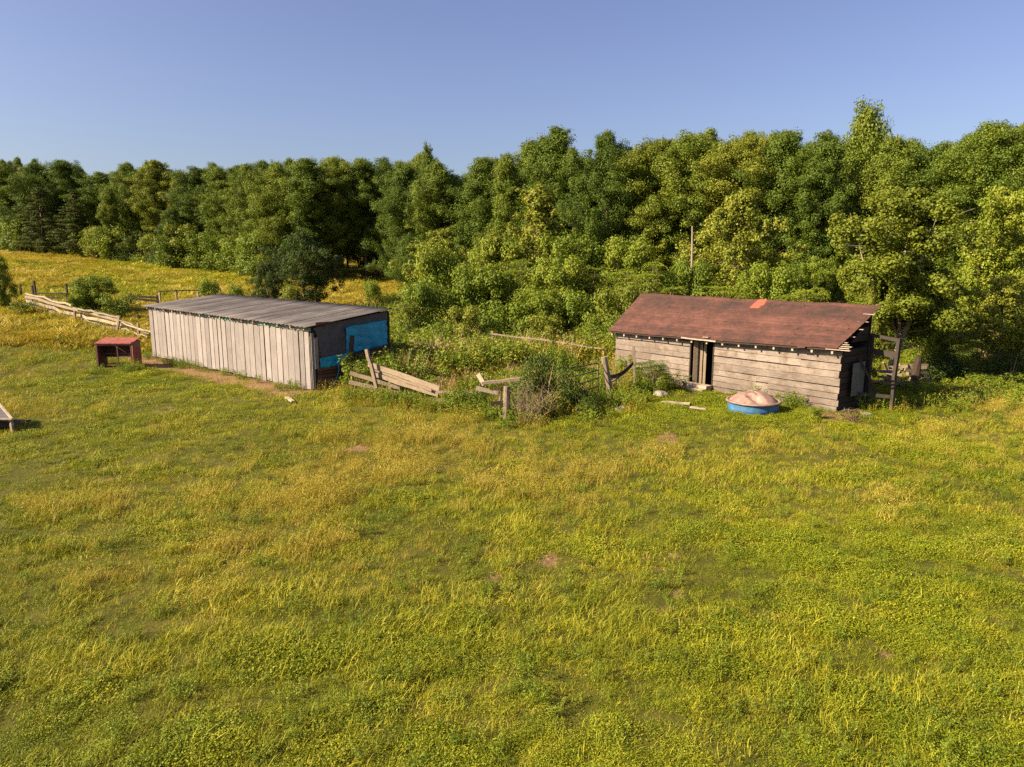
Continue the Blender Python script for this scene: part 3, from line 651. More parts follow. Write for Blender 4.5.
# ---------------------------------------------------------------- fences
def G_at(px, Y): x = (px - 512) / FPX * (Y * cp + 5.4 * sp_); return Vector((x, Y, gz(x, Y)))
def fence_slabs():
    # old slab board fence from the left hedge to the shed
    rng = np.random.default_rng(31)
    r = G(36, 314); root = empty('slab_board_fence', r, 0, 'bleached sagging slab fence running from left bushes to board shed', 'fence')
    rel = lambda p: Vector(p) - r
    A, B, C, D = G(28, 312), G(75, 326), G(118, 336), G(152, 346)
    for (P, lean, h) in ((G(33, 313), .0, 1.3), (G(75, 327), .1, 1.1), (G(116, 337), .35, 1.35), (G(139, 343), .05, 1.2)):
        m = MB(); m.bar(rel(P) - Vector((0, 0, .1)), rel(P) + Vector((lean, 0, h)), .13, .12, tint=rng.random(), seg=3, wob=.01); m.build('post', M['rail'], root)
    for (P, Q, h0, h1, w) in ((A, C, 1.22, 1.05, .30), (A, B, .85, .75, .34), (B, C, .80, .72, .30), (A, C, .45, .38, .32), (B, C, 1.25, 1.22, .16), (A, B, 1.45, 1.40, .18), (C, D, .95, .85, .13), (C, D, .62, .55, .15), (C, D, .33, .28, .15), (C, D, 1.18, .70, .10)):
        m = MB(); up = Vector((0, 0, 1)); m.bar(rel(P) + up * h0, rel(Q) + up * h1 + Vector((rng.normal(0, .1), rng.normal(0, .1), 0)), .05, w * .62, tint=rng.random(), seg=7, wob=.05)
        m.build('slab_rail', M['pale_rail'], root)
fence_slabs()
def rail_fence(name, label, pts, hts, rail_mat, post_mat, w=.14, t=.05, ph=1.4, rails_range=None, seed=1):
    rng = np.random.default_rng(seed); W0 = [G(*p) if not isinstance(p, Vector) else p for p in pts]; root = empty(name, W0[0], 0, label, 'fence')
    for p in W0:
        m = MB(); q = p - W0[0]; m.bar(q - Vector((0, 0, .1)), q + Vector((rng.normal(0, .05), 0, ph * rng.uniform(.93, 1.07))), .14, .13, tint=rng.random(), seg=3, wob=.01); m.build('post', post_mat, root)
    for a, b in zip(W0[:-1], W0[1:]):
        for h in hts:
            m = MB(); d = (b - a).normalized() * .1; m.bar(a - W0[0] - d + Vector((0, -.08, h + rng.normal(0, .03))), b - W0[0] + d + Vector((0, -.08, h + rng.normal(0, .03))), t, w, tint=rng.random(), seg=4, wob=.012); m.build('rail', rail_mat, root)
    return root
rail_fence('dark_rail_fence', 'short dark stained rail fence right of the round bush behind the board shed', [G_at(132, 58), G_at(160, 58)], (1.25, .95), M['dark_wood'], M['dark_wood'], .17, .05, 1.5, seed=3)
rail_fence('thin_rail_fence', 'thin weathered rail fence running behind the board shed roof', [G_at(162, 62), G_at(178, 63), G_at(200, 64.5), G_at(222, 66)], (1.3,), M['rail'], M['rail'], .09, .05, 1.35, seed=4)
rail_fence('low_pale_rail_fence', 'low pale rail between posts left of the round bush', [G_at(39, 60), G_at(70, 60.5)], (.95, .55), M['rail'], M['dark_wood'], .12, .05, 1.9, seed=5)
for px, Y, h, lb in ((2, 62, 1.3, 'leftmost thin fence post under the dark bush at the far left'), (7, 62.5, 1.4, 'thin fence post second from the left frame edge'), (24, 63, 1.3, 'short lone fence post among weeds left of the pale rail'), (36, 60.5, 1.5, 'fence post standing close beside the taller post of the pale rail')):
    p = G_at(px, Y); m = MB(); m.bar((0, 0, -.1), (.03, 0, h), .13, .12, seg=3, wob=.01); o = m.build('fence_post', M['dark_wood'], None); o.location = p; tag(o, lb, 'fence post', 'thin posts along the far left fence line')
def fence_mid():
    # boards leaning out from the shed's right end
    rng = np.random.default_rng(33)
    A = G(352, 398); B = G(440, 408)
    root = empty('collapsed_board_fence', A, 0, 'collapsed board fence slanting down from the tarp end of board shed', 'fence'); o = A
    def Z(px, py, Y): return at(px, py, Y) - o
    YA, YB = A.y, B.y
    def bd(p, q, w, tint, nm='board', mat='rail', t=.045):
        m = MB(); m.bar(p, q, t, w, tint=tint, seg=5, wob=.012); return m.build(nm, M[mat], root)
    dY = .1
    bd(Z(368, 364, YA + .4), Z(440, 389, YB + .5), .20, .7)
    bd(Z(372, 369, YA + .38), Z(432, 391, YB + .45), .10, .3)
    bd(Z(436, 392, YB + .2), Z(482, 392, YB - .2), .10, .5, 'rail', 'rail'); bd(Z(430, 400, YB), Z(480, 401, YB - .3), .10, .4, 'rail', 'rail')
    bd(Z(372, 374, YA + .3), Z(438, 395, YB + .4), .17, .45)
    bd(Z(350, 373, YA), Z(400, 388, YA - .3), .16, .7); bd(Z(349, 382, YA), Z(398, 393, YA - .3), .15, .5); bd(Z(362, 388, YA - .1), Z(420, 396, YA - .2), .14, .55)
    bd(Z(367, 349, YA - .05), Z(377, 388, YA - .15), .14, .75, 'post', 'rail', .12)
    bd(Z(389.5, 376, YA - .2), Z(390, 398, YA - .2), .09, .3, 'post', 'rail', .09)
    p = A - o
    # dark upright standing against the shed end
    q = wpt(SHED, SHED['L'] + .5, 1.55, 0); m = MB(); top = at(352, 335.5, q.y); 
    base = Vector((q.x, q.y, gz(q.x, q.y) - .1)); m.bar((0, 0, 0), (top.x - base.x, 0, top.z - base.z), .16, .12, tint=.4, seg=4, wob=.01)
    ob = m.build('fence_post', M['dark_wood'], None); ob.location = base; tag(ob, 'dark thick post leaning in front of the blue tarp', 'fence post')
fence_mid()
def fence_fragment():
    A = G(506, 420); root = empty('broken_fence_corner', A, 0, 'broken fence corner with round post, top board and splintered plank', 'fence'); Y = A.y
    m = MB(); t = at(507, 386, Y) - A; m.tube([(0, 0, -.1), t * .5, t], [.13, .12, .11], 8, .5, wob=.05); m.build('post', M['rail'], root)
    m = MB(); m.tube([(-.22, .15, -.1), t + Vector((-.22, .15, -.15))], [.06, .055], 6, .4); m.build('post', M['rail'], root)
    m = MB(); m.bar(at(482, 383, Y + .1) - A, at(520, 379, Y) - A, .20, .09, tint=.5, seg=4, wob=.01); m.build('top_board', M['rail'], root)
    m = MB(); m.bar(at(478, 374, Y + .2) - A, at(484, 385, Y + .1) - A, .03, .16, tint=1, seg=2, wob=.005); m.build('splintered_plank', M['pale_rail'], root)
    m = MB(); m.bar(at(476, 388, Y + .15) - A, at(498, 393, Y + .1) - A, .04, .14, tint=.6); m.build('rail', M['pale_rail'], root)
    m = MB(); m.bar(at(491, 404, Y) - A, at(509, 402, Y) - A, .05, .15, tint=.2); m.build('rail', M['dark_wood'], root)
fence_fragment()
def metal_gate():
    H = G(601, 399); E_ = G(560, 410); root = empty('tube_gate', H, 0, 'rusty five-bar tube gate hanging open left of the leaning post', 'gate')
    Yh = H.y; Ye = Yh - 1.2
    hx = [at(598, y, Yh) - H for y in (363, 370, 378, 386, 392)]; ex = [at(563, y, Ye) - H for y in (368, 378, 388, 397, 403)]
    for a, b in zip(hx, ex): m = MB(); m.tube([a, (a + b) / 2 + Vector((0, 0, -.03)), b], .024, 6, .5); m.build('bar', M['gate'], root, True)
    
    for q in (hx, ex): m = MB(); m.tube([q[0] + Vector((0, 0, .05)), q[-1]], .03, 6); m.build('end_tube', M['gate'], root, True)
    Y = Yh + .1; B = at(611, 398, Y); T = at(604, 357, Y); o = MB(); o.tube([(0, 0, -.05), (T - B) * .5, T - B], [.13, .125, .115], 8, .6, wob=.04); g = o.build('fence_post', M['rail'], None); g.location = B; tag(g, 'stout leaning round post that the tube gate hangs from', 'fence post')
    Y2 = Y + .6; B2 = G(635, 392); T2 = at(633.5, 346, B2.y); o = MB(); o.bar((0, 0, -.1), T2 - B2, .10, .09, tint=.3, seg=3, wob=.005); g = o.build('fence_post', M['rail'], None); g.location = B2; tag(g, 'slim upright post before the left half of the barn wall', 'fence post')
    p0 = at(607, 377, Y) ; p1 = at(633, 363, B2.y - .1)
    rt = empty('sagging_slat_panel', p0, 0, 'sagging curved slat hung between leaning post and slim post', 'fence panel')
    for k, (dy, sag) in enumerate(((0, .16), (.05, .24), (-.28, .12))):
        m = MB(); pts = [(p1 - p0) * t + Vector((0, 0, dy * (1 - t) - sag * sin(pi * t))) for t in np.linspace(0, 1, 8)]
        for a, b in zip(pts[:-1], pts[1:]): m.bar(a, b, .04, .13 if k < 2 else .06, tint=.3 + .2 * k)
        m.build('slat', M['dark_wood'] if k == 0 else M['rail'], rt)
metal_gate()
def far_rail():
    A = at(490, 333, 37.5); B = at(606, 349, 35); root = empty('long_single_rail', (A.x, A.y, gz(A.x, A.y)), 0, 'long pale single rail crossing the weeds before the thicket', 'fence'); o = Vector(root.location)
    m = MB(); m.bar(A - o, B - o, .05, .075, tint=.7, seg=8, wob=.03); m.build('rail', M['rail'], root)
    for t in (.02, .35, .68, .98):
        p = A.lerp(B, t); m = MB(); m.bar(Vector((p.x, p.y, gz(p.x, p.y) - .1)) - o, Vector((p.x, p.y + .08, p.z + .12)) - o, .11, .1); m.build('post', M['rail'], root)
    P = at(392, 346, 37); Q = at(418, 349, 36.5); g0 = gz(P.x, P.y)
    r2 = empty('fallen_plank', (P.x, P.y, g0), 0, 'pale plank lying on dry weeds right of the blue tarp', 'plank')
    m = MB(); h = max(.25, min(P.z - g0, .8)); m.bar((0, 0, h), (Q.x - P.x, Q.y - P.y, h - .05), .3, .06, tint=1, seg=3, wob=.01); m.build('plank', M['pale_rail'], r2)
    for e in (.1, .9):
        m = MB(); c = (Q - P) * e; m.bar((c.x, c.y, -.1), (c.x, c.y, h - .03), .16, .16); m.build('support_block', M['rail'], r2)
far_rail()

# ---------------------------------------------------------------- red metal crate frame
def red_hutch():
    A = G(98, 368); B = G(133, 369); w = (B - A).length; h = at(98, 341, A.y).z - A.z; 
    root = empty('red_metal_hutch', A, math.atan2(B.y - A.y, B.x - A.x), 'rusty red open metal hutch with swung side panel left of board shed', 'hutch')
    d = 1.0; m = MB()
    m.hexa([(-.05, -.05, h - .14), (w + .02, -.05, h - .16), (w + .02, d, h + .02), (-.05, d, h + .02), (-.05, -.05, h - .10), (w + .02, -.05, h - .12), (w + .02, d, h + .06), (-.05, d, h + .06)], .5); m.build('top', M['red_metal'], root)
    m = MB()
    for x in (0, w * .58, w - .05): m.box(x, x + .05, 0, .05, -.05, h - .14, .5)
    m.box(.05, w - .05, 0, .04, h - .24, h - .16, .5); m.box(w * .63, w - .05, .01, .04, h * .38, h * .38 + .06, .5); m.build('front_frame', M['dark_red'], root)
    m = MB(); m.box(-.03, 0, 0, d, -.02, h - .08, .5); m.box(w - .02, w + .01, .05, d, -.02, h - .08, .5); m.box(.0, w - .02, d - .03, d, h * .3, h * .95, .5); m.build('side_panel', M['dark_red'], root)
    m = MB(); m.hexa([(w + .08, -.12, .02), (w + .12, -.12, .02), (w + .36, .10, .0), (w + .33, .12, .0), (w + .08, -.10, h - .22), (w + .12, -.12, h - .22), (w + .36, .10, h - .28), (w + .33, .12, h - .28)], .5); m.build('swung_panel', M['red_metal'], root)
    m = MB(); m.box(.1, w - .1, d * .5, d * .5 + .04, h * .45, h * .5, .5); m.box(.1, w * .5, .1, .14, h * .05, h * .1, .5); m.build('inner_bar', M['dark_red'], root)
red_hutch()

# ---------------------------------------------------------------- blue stock tank with pink liner
def tank():
    c = G(756, 414); c = c + Vector((0, .35, 0)); R = 49 / 2 / FPX * c.y * 1.04
    root = empty('stock_tank', c, .3, 'round blue stock tank with collapsed faded pink cover before barn wall', 'stock tank')
    H = .46; N = 48
    def ring(r, z): return [(r * cos(2 * pi * k / N), r * sin(2 * pi * k / N), z) for k in range(N)]
    prof = [(R * .95, -.05), (R * .97, .12), (R * .985, .16), (R * .97, .20), (R * .99, .34), (R * .985, .40)]
    vs = [v for r, z in prof for v in ring(r, z)]; fs = [(i * N + k, i * N + (k + 1) % N, (i + 1) * N + (k + 1) % N, (i + 1) * N + k) for i in range(len(prof) - 1) for k in range(N)]
    m = MB(); m.add(vs, fs, .5); m.build('tank_wall', M['blue_tank'], root, True)
    m = MB(); prof = [(R * .97, .385), (R * 1.05, .375), (R * 1.075, .41), (R * 1.05, .445), (R * .96, .44), (R * .93, .40)]
    vs = [v for r, z in prof for v in ring(r, z)]; n_ = len(prof); fs = [(i * N + k, i * N + (k + 1) % N, ((i + 1) % n_) * N + (k + 1) % N, ((i + 1) % n_) * N + k) for i in range(n_) for k in range(N)]
    m.add(vs, fs, .5); m.build('rim', M['pink_liner'], root, True)
    # domed cover with folds and a collapsed hollow
    nr = 26; vs = []; rng = np.random.default_rng(3)
    for i in range(nr + 1):
        t = i / nr
        for k in range(N):
            an = 2 * pi * k / N; x, y = R * .95 * t * cos(an), R * .95 * t * sin(an)
            z = .40 + .33 * max(0, 1 - t ** 2.6) * (1 + .06 * math.sin(5 * an + 1))
            dd = math.hypot((x + .24 + .3 * (y + .4)) / .17, (y + .45) / .30); z -= .26 * math.exp(-min(dd, 5) ** 4)
            
            z += .012 * math.sin(9 * an + 5 * t); vs.append((x, y, max(z, .395)))
    fs = [(i * N + k, i * N + (k + 1) % N, (i + 1) * N + (k + 1) % N, (i + 1) * N + k) for i in range(nr) for k in range(N)]
    m = MB(); m.add(vs, fs, .5); m.build('cover', M['pink_liner'], root, True)
tank()

# ---------------------------------------------------------------- grey panel-topped feeder at the left edge
def feeder():
    A = G(14, 434); T = at(14.5, 419.5, A.y); z = T.z - A.z
    far = at(0, 403, A.y + 1.25) ; root = empty('low_wooden_feeder', A, 0, 'low grey panel-topped feed trough cut by the left frame edge', 'feeder')
    bk = Vector((far.x - A.x - .28, 1.45, far.z - A.z + .06)); lf = Vector((-2.2, 0, .03))
    c0 = Vector((0, 0, z)); c1 = bk; c2 = bk + lf; c3 = c0 + lf
    up = Vector((0, 0, .035)); m = MB(); m.hexa([c0 - up, c1 - up, c2 - up, c3 - up, c0, c1, c2, c3], .5); m.build('top_panel', M['tarpaper'], root)
    m = MB(); e = Vector((.03, -.02, 0))
    for a, b in ((c0, c1), (c0, c3)): m.bar(a + up * .4, b + up * .4, .06, .05, tint=.9)
    m.build('edge_strip', M['pale_rail'], root)
    for p in (c0 + Vector((-.08, .06, 0)), c1 + Vector((-.12, -.1, 0)), c3 + Vector((.1, .08, 0)), c2 + Vector((.1, -.1, 0))):
        g = gz(p.x + A.x, p.y + A.y) - A.z; m = MB(); m.bar((p.x, p.y, g - .05), (p.x, p.y, p.z - .04), .08, .08); m.build('leg', M['rail'], root)
    m = MB(); m.box(-2.1, -.25, .25, 1.2, .12, .16, .3); m.box(-2.1, -.25, .25, .29, .16, .3, .3); m.build('trough', M['dark_wood'], root)
feeder()

# ---------------------------------------------------------------- small things on the ground
def stone(name, p, r, label, mat='stone', flat=.5, seed=0, cat='stone', group=None):
    import bmesh
    b = bmesh.new(); bmesh.ops.create_icosphere(b, subdivisions=3, radius=1.0); rng = np.random.default_rng(seed); off = rng.random(3) * 9
    for v in b.verts:
        k = 1 + .22 * math.sin(v.co.x * 3 + off[0]) * math.sin(v.co.y * 4 + off[1]) + .12 * math.sin(v.co.z * 6 + off[2]); v.co = Vector((v.co.x * r * k, v.co.y * r * .8 * k, v.co.z * r * flat * k))
    me = bpy.data.meshes.new(name); b.to_mesh(me); b.free(); o = link_mesh(name, me, M[mat], None, False); o.location = Vector(p) + Vector((0, 0, r * flat * .35)); o.rotation_euler = (0, 0, seed * 1.3)
    return tag(o, label, cat, group)
stone('stone', G(660, 396), .34, 'pale flat stone left of the barn door step', seed=1)
stone('stone', G(622, 411), .26, 'pale stone in the grass below the leaning post', seed=2)
def plank(px0, py0, px1, py1, w, label, nm='loose_plank'):
    a, b = G(px0, py0), G(px1, py1); m = MB(); up = Vector((0, 0, .10)); m.bar(up, b - a + up, w, .05, tint=.95, seg=3, wob=.006); o = m.build(nm, M['pale_rail'], None); o.location = a; return tag(o, label, 'plank')
plank(661, 404.5, 690, 406.5, .22, 'pale plank lying in grass before the barn step')
plank(287, 400, 293, 405, .14, 'short pale board scrap on dirt before board shed')
plank(690, 410, 706, 412, .14, 'small pale board in the grass between step and stock tank')
def wire_bundle():
    c = G(851, 422); rng = np.random.default_rng(4); m = MB()
    for k in range(14):
        r = rng.uniform(.12, .30); ax = unit(rng.normal(size=3)); q = Vector(ax).to_track_quat('Z', 'Y'); ce = Vector((rng.normal(0, .12), rng.normal(0, .15), .22 + rng.normal(0, .06)))
        m.tube([ce + q @ Vector((r * cos(t), r * sin(t), rng.normal(0, .01))) for t in np.linspace(0, 2 * pi * .95, 18)], .010, 4, .5)
    o = m.build('wire_coil', M['wire'], None); o.location = c; tag(o, 'tangled coil of rusty wire at the front corner of barn', 'wire')
    stone('stone', G(866, 417), .2, 'greyish stone right of the tangled wire coil', seed=5)
wire_bundle()
def lumber():
    rng = np.random.default_rng(8); c = G(903, 389); root = empty('lumber_pile', c, 0, 'jumbled pile of split wood and planks behind the barn lean-to', 'wood pile')
    for k in range(34):
        m = MB(); p = Vector((rng.uniform(-1.1, .9), rng.uniform(-.4, .8), .1 + rng.random() * .85)); d = Vector((rng.normal(0, 1), rng.normal(0, .5), rng.normal(0, .28))).normalized() * rng.uniform(.4, .95)
        m.bar(p - d / 2, p + d / 2, rng.uniform(.06, .16), rng.uniform(.05, .14), tint=rng.random()); m.build('plank', M['rail'], root)
    c2 = G(920, 393); m = MB(); m.tube([(0, 0, -.1), (0, 0, .5), (.05, 0, 1.3), (.07, 0, 1.5)], [.22, .15, .14, .11], 9, .6, wob=.08); o = m.build('tree_stump', M['dark_wood'], None, False); o.location = c2 + Vector((-.15, .2, 0)); tag(o, 'tall broken stump right of the wood pile', 'stump')
lumber()
def dead_snag():
    Y = 45; top = at(691.5, 226, Y); g = gz(top.x, Y); m = MB(); h = top.z - g
    m.tube([(0.1, 0, -.1), (.06, 0, h * .5), (0, .0, h * .85), (-.05, 0, h)], [.10, .09, .07, .045], 8, .3, wob=.06); o = m.build('dead_trunk', M['pale_bark'], None); o.location = (top.x + .1, Y, g); tag(o, 'bare reddish dead trunk rising above the bushes behind barn roof', 'dead tree')
dead_snag()

# ---------------------------------------------------------------- trees
def crown_mesh(name, clumps, n, ln, wd, rng, flat=.78, up=.35, shell=.5):
    C = np.array([c[0] for c in clumps]); R = np.array([c[1] for c in clumps])
    D = np.linalg.norm(C[:, None] - C[None], axis=-1); A = D < 1.0 * (R[:, None] + R[None]); lab = np.arange(len(C))     # drop stray leaf clumps that hang free above the crown
    for _ in range(60):
        nl_ = np.min(np.where(A, lab[None], len(C)), axis=1)
        if (nl_ == lab).all(): break
        lab = nl_
    keep = (np.bincount(lab, minlength=len(C))[lab] >= 6) | (C[:, 2] < .8 * C[:, 2].max()); C, R = C[keep], R[keep]; T = rng.random(len(C)); AN = rng.uniform(.7, 1.4, (len(C), 3)) * np.array([1, 1, flat])
    k = rng.choice(len(C), n, p=R ** 2 / (R ** 2).sum()); d = unit(rng.normal(size=(n, 3)))
    rr = R[k] * (shell + (1.08 - shell) * rng.random(n) ** .6)
    rr = np.where(rng.random(n) < .28, R[k] * (.7 + .75 * rng.random(n)), rr)
    P = C[k] + d * rr[:, None] * AN[k]; Nn = unit(d + rng.normal(0, .55, (n, 3)) + np.array([0, 0, up]))
    V, F = quads(P, Nn, ln, wd, rng)
    return np_mesh(name, V, F, T[k] * .55 + rng.random(n) * .45)
def broadleaf(seed, H=18., Rw=4.2, base=.08, nl=100000, ln=.145, limbs=86, env='oval', clump=(.42, .95), leaf='leaf_oak', bark='bark', trunk_r=.24, rise=.35, shell=.28):
    rng = np.random.default_rng(seed); cl = []; m = MB(); bend = rng.normal(0, .02, 2) * H
    ax = lambda t: Vector((bend[0] * t * t, bend[1] * t * t, H * t * .97))
    m.tube([ax(t) - Vector((0, 0, .2 if t == 0 else 0)) for t in np.linspace(0, 1, 9)], [trunk_r * (1 - .88 * t) + .02 for t in np.linspace(0, 1, 9)], 7, .5, wob=.04)
    for i in range(limbs):
        t = base + (0.97 - base) * (i + rng.random()) / limbs
        if env == 'oval': e = max(.12, 1 - abs((t - .45) / .60) ** 2.2)
        elif env == 'top': e = max(.15, 1 - abs((t - .68) / .48) ** 2.2)
        elif env == 'col': e = max(.15, 1 - abs((t - .4) / .66) ** 3) * .8
        else: e = max(.08, 1.0 - t) ** .8
        if t > .70: e *= max(.12, (1 - t) / .30) ** .65
        L = Rw * e * (rng.uniform(.5, 1.0) if rng.random() < .8 or t > .7 else rng.uniform(1.0, 1.22)); an = i * 2.399 + rng.normal(0, .4); s = ax(t); r_ = rise + rng.normal(0, .12)
        endp = s + Vector((cos(an) * L, sin(an) * L, L * r_)); endp.z = min(endp.z, H * .92)
        mid = s.lerp(endp, .5) - Vector((0, 0, .08 * L)); br = max(.03, trunk_r * .35 * (1 - t * .6))
        if L > .8: m.tube([s, mid, endp], [br, br * .6, br * .25], 4, .5, cap=False)
        for u in (.5, .78, 1.0):
            if u == .5 and L < 2: continue
            c = s.lerp(endp, u) + Vector(rng.normal(0, .35, 3)); r = rng.uniform(*clump) * (0.75 + .35 * e) * (.85 if u == 1 else 1)
            cl.append((np.array(c), r))
            if rng.random() < .55: cl.append((np.array(c + Vector(rng.normal(0, .9 * r, 3))), r * .55))
    
    for tt, q in ((.975, .42), (.955, .6), (.93, .75), (.90, .85), (.87, .95), (.83, 1.0), (.79, 1.0)):
        for _ in range(1 if tt > .94 else 2): cl.append((np.array(ax(tt)) + rng.normal(0, .12 if tt > .94 else .35, 3) * np.array([1, 1, .4]), min(q, clump[1])))
    return dict(H=H, W=Rw * 2, crown=crown_mesh('crown', cl, nl, ln, ln * .72, rng, shell=shell), trunk=m, leaf=leaf, bark=bark)
def spreading(seed, H=12., Rw=5.5, leaders=5, nl=60000, ln=.16, leaf='leaf_light', bark='pale_bark', r0=.2, fork=.2, clump=(.3, .72), per=18):
    rng = np.random.default_rng(seed); m = MB(); cl = []; f0 = Vector((.35, 0, H * fork)); m.tube([(0, 0, -.2), (-.05, 0, H * fork * .5), f0], [r0, r0 * .85, r0 * .75], 8, .5, wob=.05)
    for k in range(leaders):
        an = k * 2 * pi / leaders + rng.normal(0, .3); rad = (0.12 if k == 0 else rng.uniform(.45, .8)) * Rw * .75; top = Vector((cos(an) * rad, sin(an) * rad, H * rng.uniform(.74, .93) if k else H * .93))
        pts = [f0.lerp(top, t) + Vector((rng.normal(0, .12), rng.normal(0, .12), 0)) * (t > 0) + Vector((0, 0, .5 * sin(pi * t))) * -.6 for t in np.linspace(0, 1, 7)]
        m.tube(pts, [r0 * .42 * (1 - .85 * t) for t in np.linspace(0, 1, 7)], 6, .5, cap=False)
        for j in range(per):
            t = .08 + .92 * (j + rng.random()) / per; i = min(int(t * 6), 5); s = pts[i].lerp(pts[i + 1], t * 6 - i); a2 = rng.random() * 6.28; L = Rw * rng.uniform(.25, .52) * (1.1 - .5 * t)
            o = Vector((cos(a2), sin(a2), rng.normal(.12, .22))) * L + Vector((s.x, s.y, 0)) * .18; e = s + o; e.z = max(e.z, H * .10); md = s.lerp(e, .5) + Vector(rng.normal(0, .15, 3))
            m.tube([s, md, e], [.03, .02, .008], 4, .5, cap=False)
            for u in (.3, .6, 1.0):
                c = s.lerp(e, u) + Vector(rng.normal(0, .25, 3))
                if c.z < .34 * H and abs(c.x - .2) < 1.3 and c.y < .8: continue
                cl.append((np.array(c), rng.uniform(*clump) * (1.1 - .25 * t)))
        cl.append((np.array(top), clump[0] * 1.3))
    return dict(H=H, W=Rw * 2, crown=crown_mesh('crown', cl, nl, ln, ln * .7, rng, shell=.25), trunk=m, leaf=leaf, bark=bark)
def conifer(seed, H=16., Rw=2.8, nl=22000, leaf='leaf_pine', base=.1, ragged=.3):
    rng = np.random.default_rng(seed); m = MB(); m.tube([(0, 0, -.2), (0, 0, H * .5), (0, 0, H * .97)], [.22, .14, .03], 7, .5, wob=.04); cl = []
    nb = 78
    for i in range(nb):
        t = base + (.98 - base) * (i / nb) + rng.normal(0, .008); L = Rw * max(.06, (1 - t)) ** .75 * rng.uniform(1 - ragged, 1.1); an = i * 2.399 + rng.normal(0, .3)
        s = Vector((0, 0, H * t)); e = s + Vector((cos(an) * L, sin(an) * L, .12 * L)); m.tube([s, e], [.04, .015], 4, .5, cap=False)
        for u in (.45, .72, 1): cl.append((np.array(s.lerp(e, u)) + rng.normal(0, .12, 3), .28 + .30 * (1 - t) * rng.uniform(.7, 1.3)))
    return dict(H=H, W=Rw * 2, crown=crown_mesh('crown', cl, nl, .20, .09, rng, flat=.55, up=.5, shell=.2), trunk=m, leaf=leaf, bark='bark')
def shrub(seed, H=2.4, Rw=1.5, nl=5200, ln=.12, leaf='leaf_shrub', nc=26, clump=(.28, .55)):
    rng = np.random.default_rng(seed); m = MB(); cl = []
    for i in range(nc):
        an = rng.random() * 2 * pi; u = rng.random() ** .5; h = H * (.15 + .8 * rng.random()) ; e = math.sqrt(max(.05, 1 - ((h / H - .35) / .72) ** 2)); r = Rw * u * e * .85
        c = np.array([r * cos(an), r * sin(an), h]); cl.append((c, rng.uniform(*clump)))
        if i % 3 == 0: m.tube([(c[0] * .1, c[1] * .1, -.1), (c[0] * .5, c[1] * .5, h * .55), tuple(c)], [.045, .03, .012], 4, .5, cap=False)
    return dict(H=H, W=Rw * 2, crown=crown_mesh('foliage', cl, nl, ln, ln * .6, rng, flat=.8, shell=.35), trunk=m, leaf=leaf, bark='twig')
def sumac(seed, H=3.6, Rw=2.2, leaf='leaf_shrub', nt=26, tree=False):
    rng = np.random.default_rng(seed); m = MB(); P, Nn, T, D = [], [], [], []
    for i in range(nt):
        an = rng.random() * 2 * pi; u = math.sqrt(rng.random()); tip = np.array([Rw * u * cos(an), Rw * u * sin(an), H * (1 - .38 * u * u) * rng.uniform(.72, 1.0)])
        m.tube([(tip[0] * .15, tip[1] * .15, -.1), (tip[0] * .5, tip[1] * .5, tip[2] * .6), tuple(tip)], [.05, .035, .015], 5, .5, cap=False)
        tt = rng.random()
        for lvl in range(2):
            o = tip - np.array([0, 0, lvl * .45])
            for f in range(9):
                fa = f * 2 * pi / 9 + rng.normal(0, .25); L = rng.uniform(.55, .85); dr = np.array([cos(fa), sin(fa), 0])
                for j in range(9):
                    s = (j + 1) / 9.5; q = o + dr * L * s + np.array([0, 0, .28 * math.sin(s * 2.2) * L - .42 * s * s * L])
                    for sd in (-1, 1):
                        side = np.array([-dr[1], dr[0], -.35 * sd * 0 - .25]) * np.array([sd, sd, 1]); P.append(q + side * .075); D.append(side + dr * .3); Nn.append([side[0] * .3, side[1] * .3, 1.0]); T.append(tt * .6 + rng.random() * .4)
    P = np.array(P); Nn = unit(np.array(Nn) + rng.normal(0, .18, (len(P), 3))); D = unit(np.array(D)); b = unit(np.cross(Nn, D)); t = np.cross(b, Nn)
    l = t * .085; w = b * .026; V = np.stack([P - l, P + w, P + l, P - w], 1).reshape(-1, 3); F = np.arange(len(P))[:, None] * 4 + np.array([[0, 1, 2, 3]])
    return dict(H=H, W=Rw * 2, crown=np_mesh('foliage', V, F, T), trunk=m, leaf=leaf, bark='twig')
SRC = {}
def place(kind, name, loc_, sc, label, cat, group=None, rz=None, part='crown', stem='trunk', rng=np.random.default_rng(99)):
    d = SRC[kind]
    if 'root' not in d:
        root = empty(name, (0, 0, 0)); link_mesh(part, d['crown'], M[d['leaf']], root); d['trunk'].build(stem, M[d['bark']], root, True); d['root'] = root; o = root
    else:
        o = copy_tree(d['root']); o.name = name
    for k in ('group',):
        if k in o.keys() and not group: del o[k]
    o.location = loc_; o.rotation_euler = (0, 0, rng.random() * 6.28 if rz is None else rz); o.scale = sc
    return tag(o, label, cat, group)
def tree_at(kind, name, px, top, Y, wpx, label, cat='tree', group=None, **k):
    d = SRC[kind]; p = at(px, top, Y); g = gz(p.x, p.y); h = p.z - g; sz = h / d['H']; sx = (wpx / FPX * Y) / d['W']
    return place(kind, name, (p.x, p.y, g - .05), (sx, sx, sz), label, cat, group, **k)
SRC['oakA'] = broadleaf(101, env='oval'); SRC['oakB'] = broadleaf(102, env='col', Rw=3.6); SRC['oakF'] = broadleaf(151, env='col', Rw=3.0, H=18, base=.06, rise=.7); SRC['oakG'] = broadleaf(152, env='top', Rw=4.2, base=.15, rise=.55, leaf='leaf_light'); SRC['oakC'] = broadleaf(103, env='top', base=.25, Rw=4.6)
SRC['oakD'] = broadleaf(104, env='oval', Rw=5.0, limbs=96, nl=115000, base=.05); SRC['oakE'] = broadleaf(105, env='cone', Rw=4.6, base=.05)
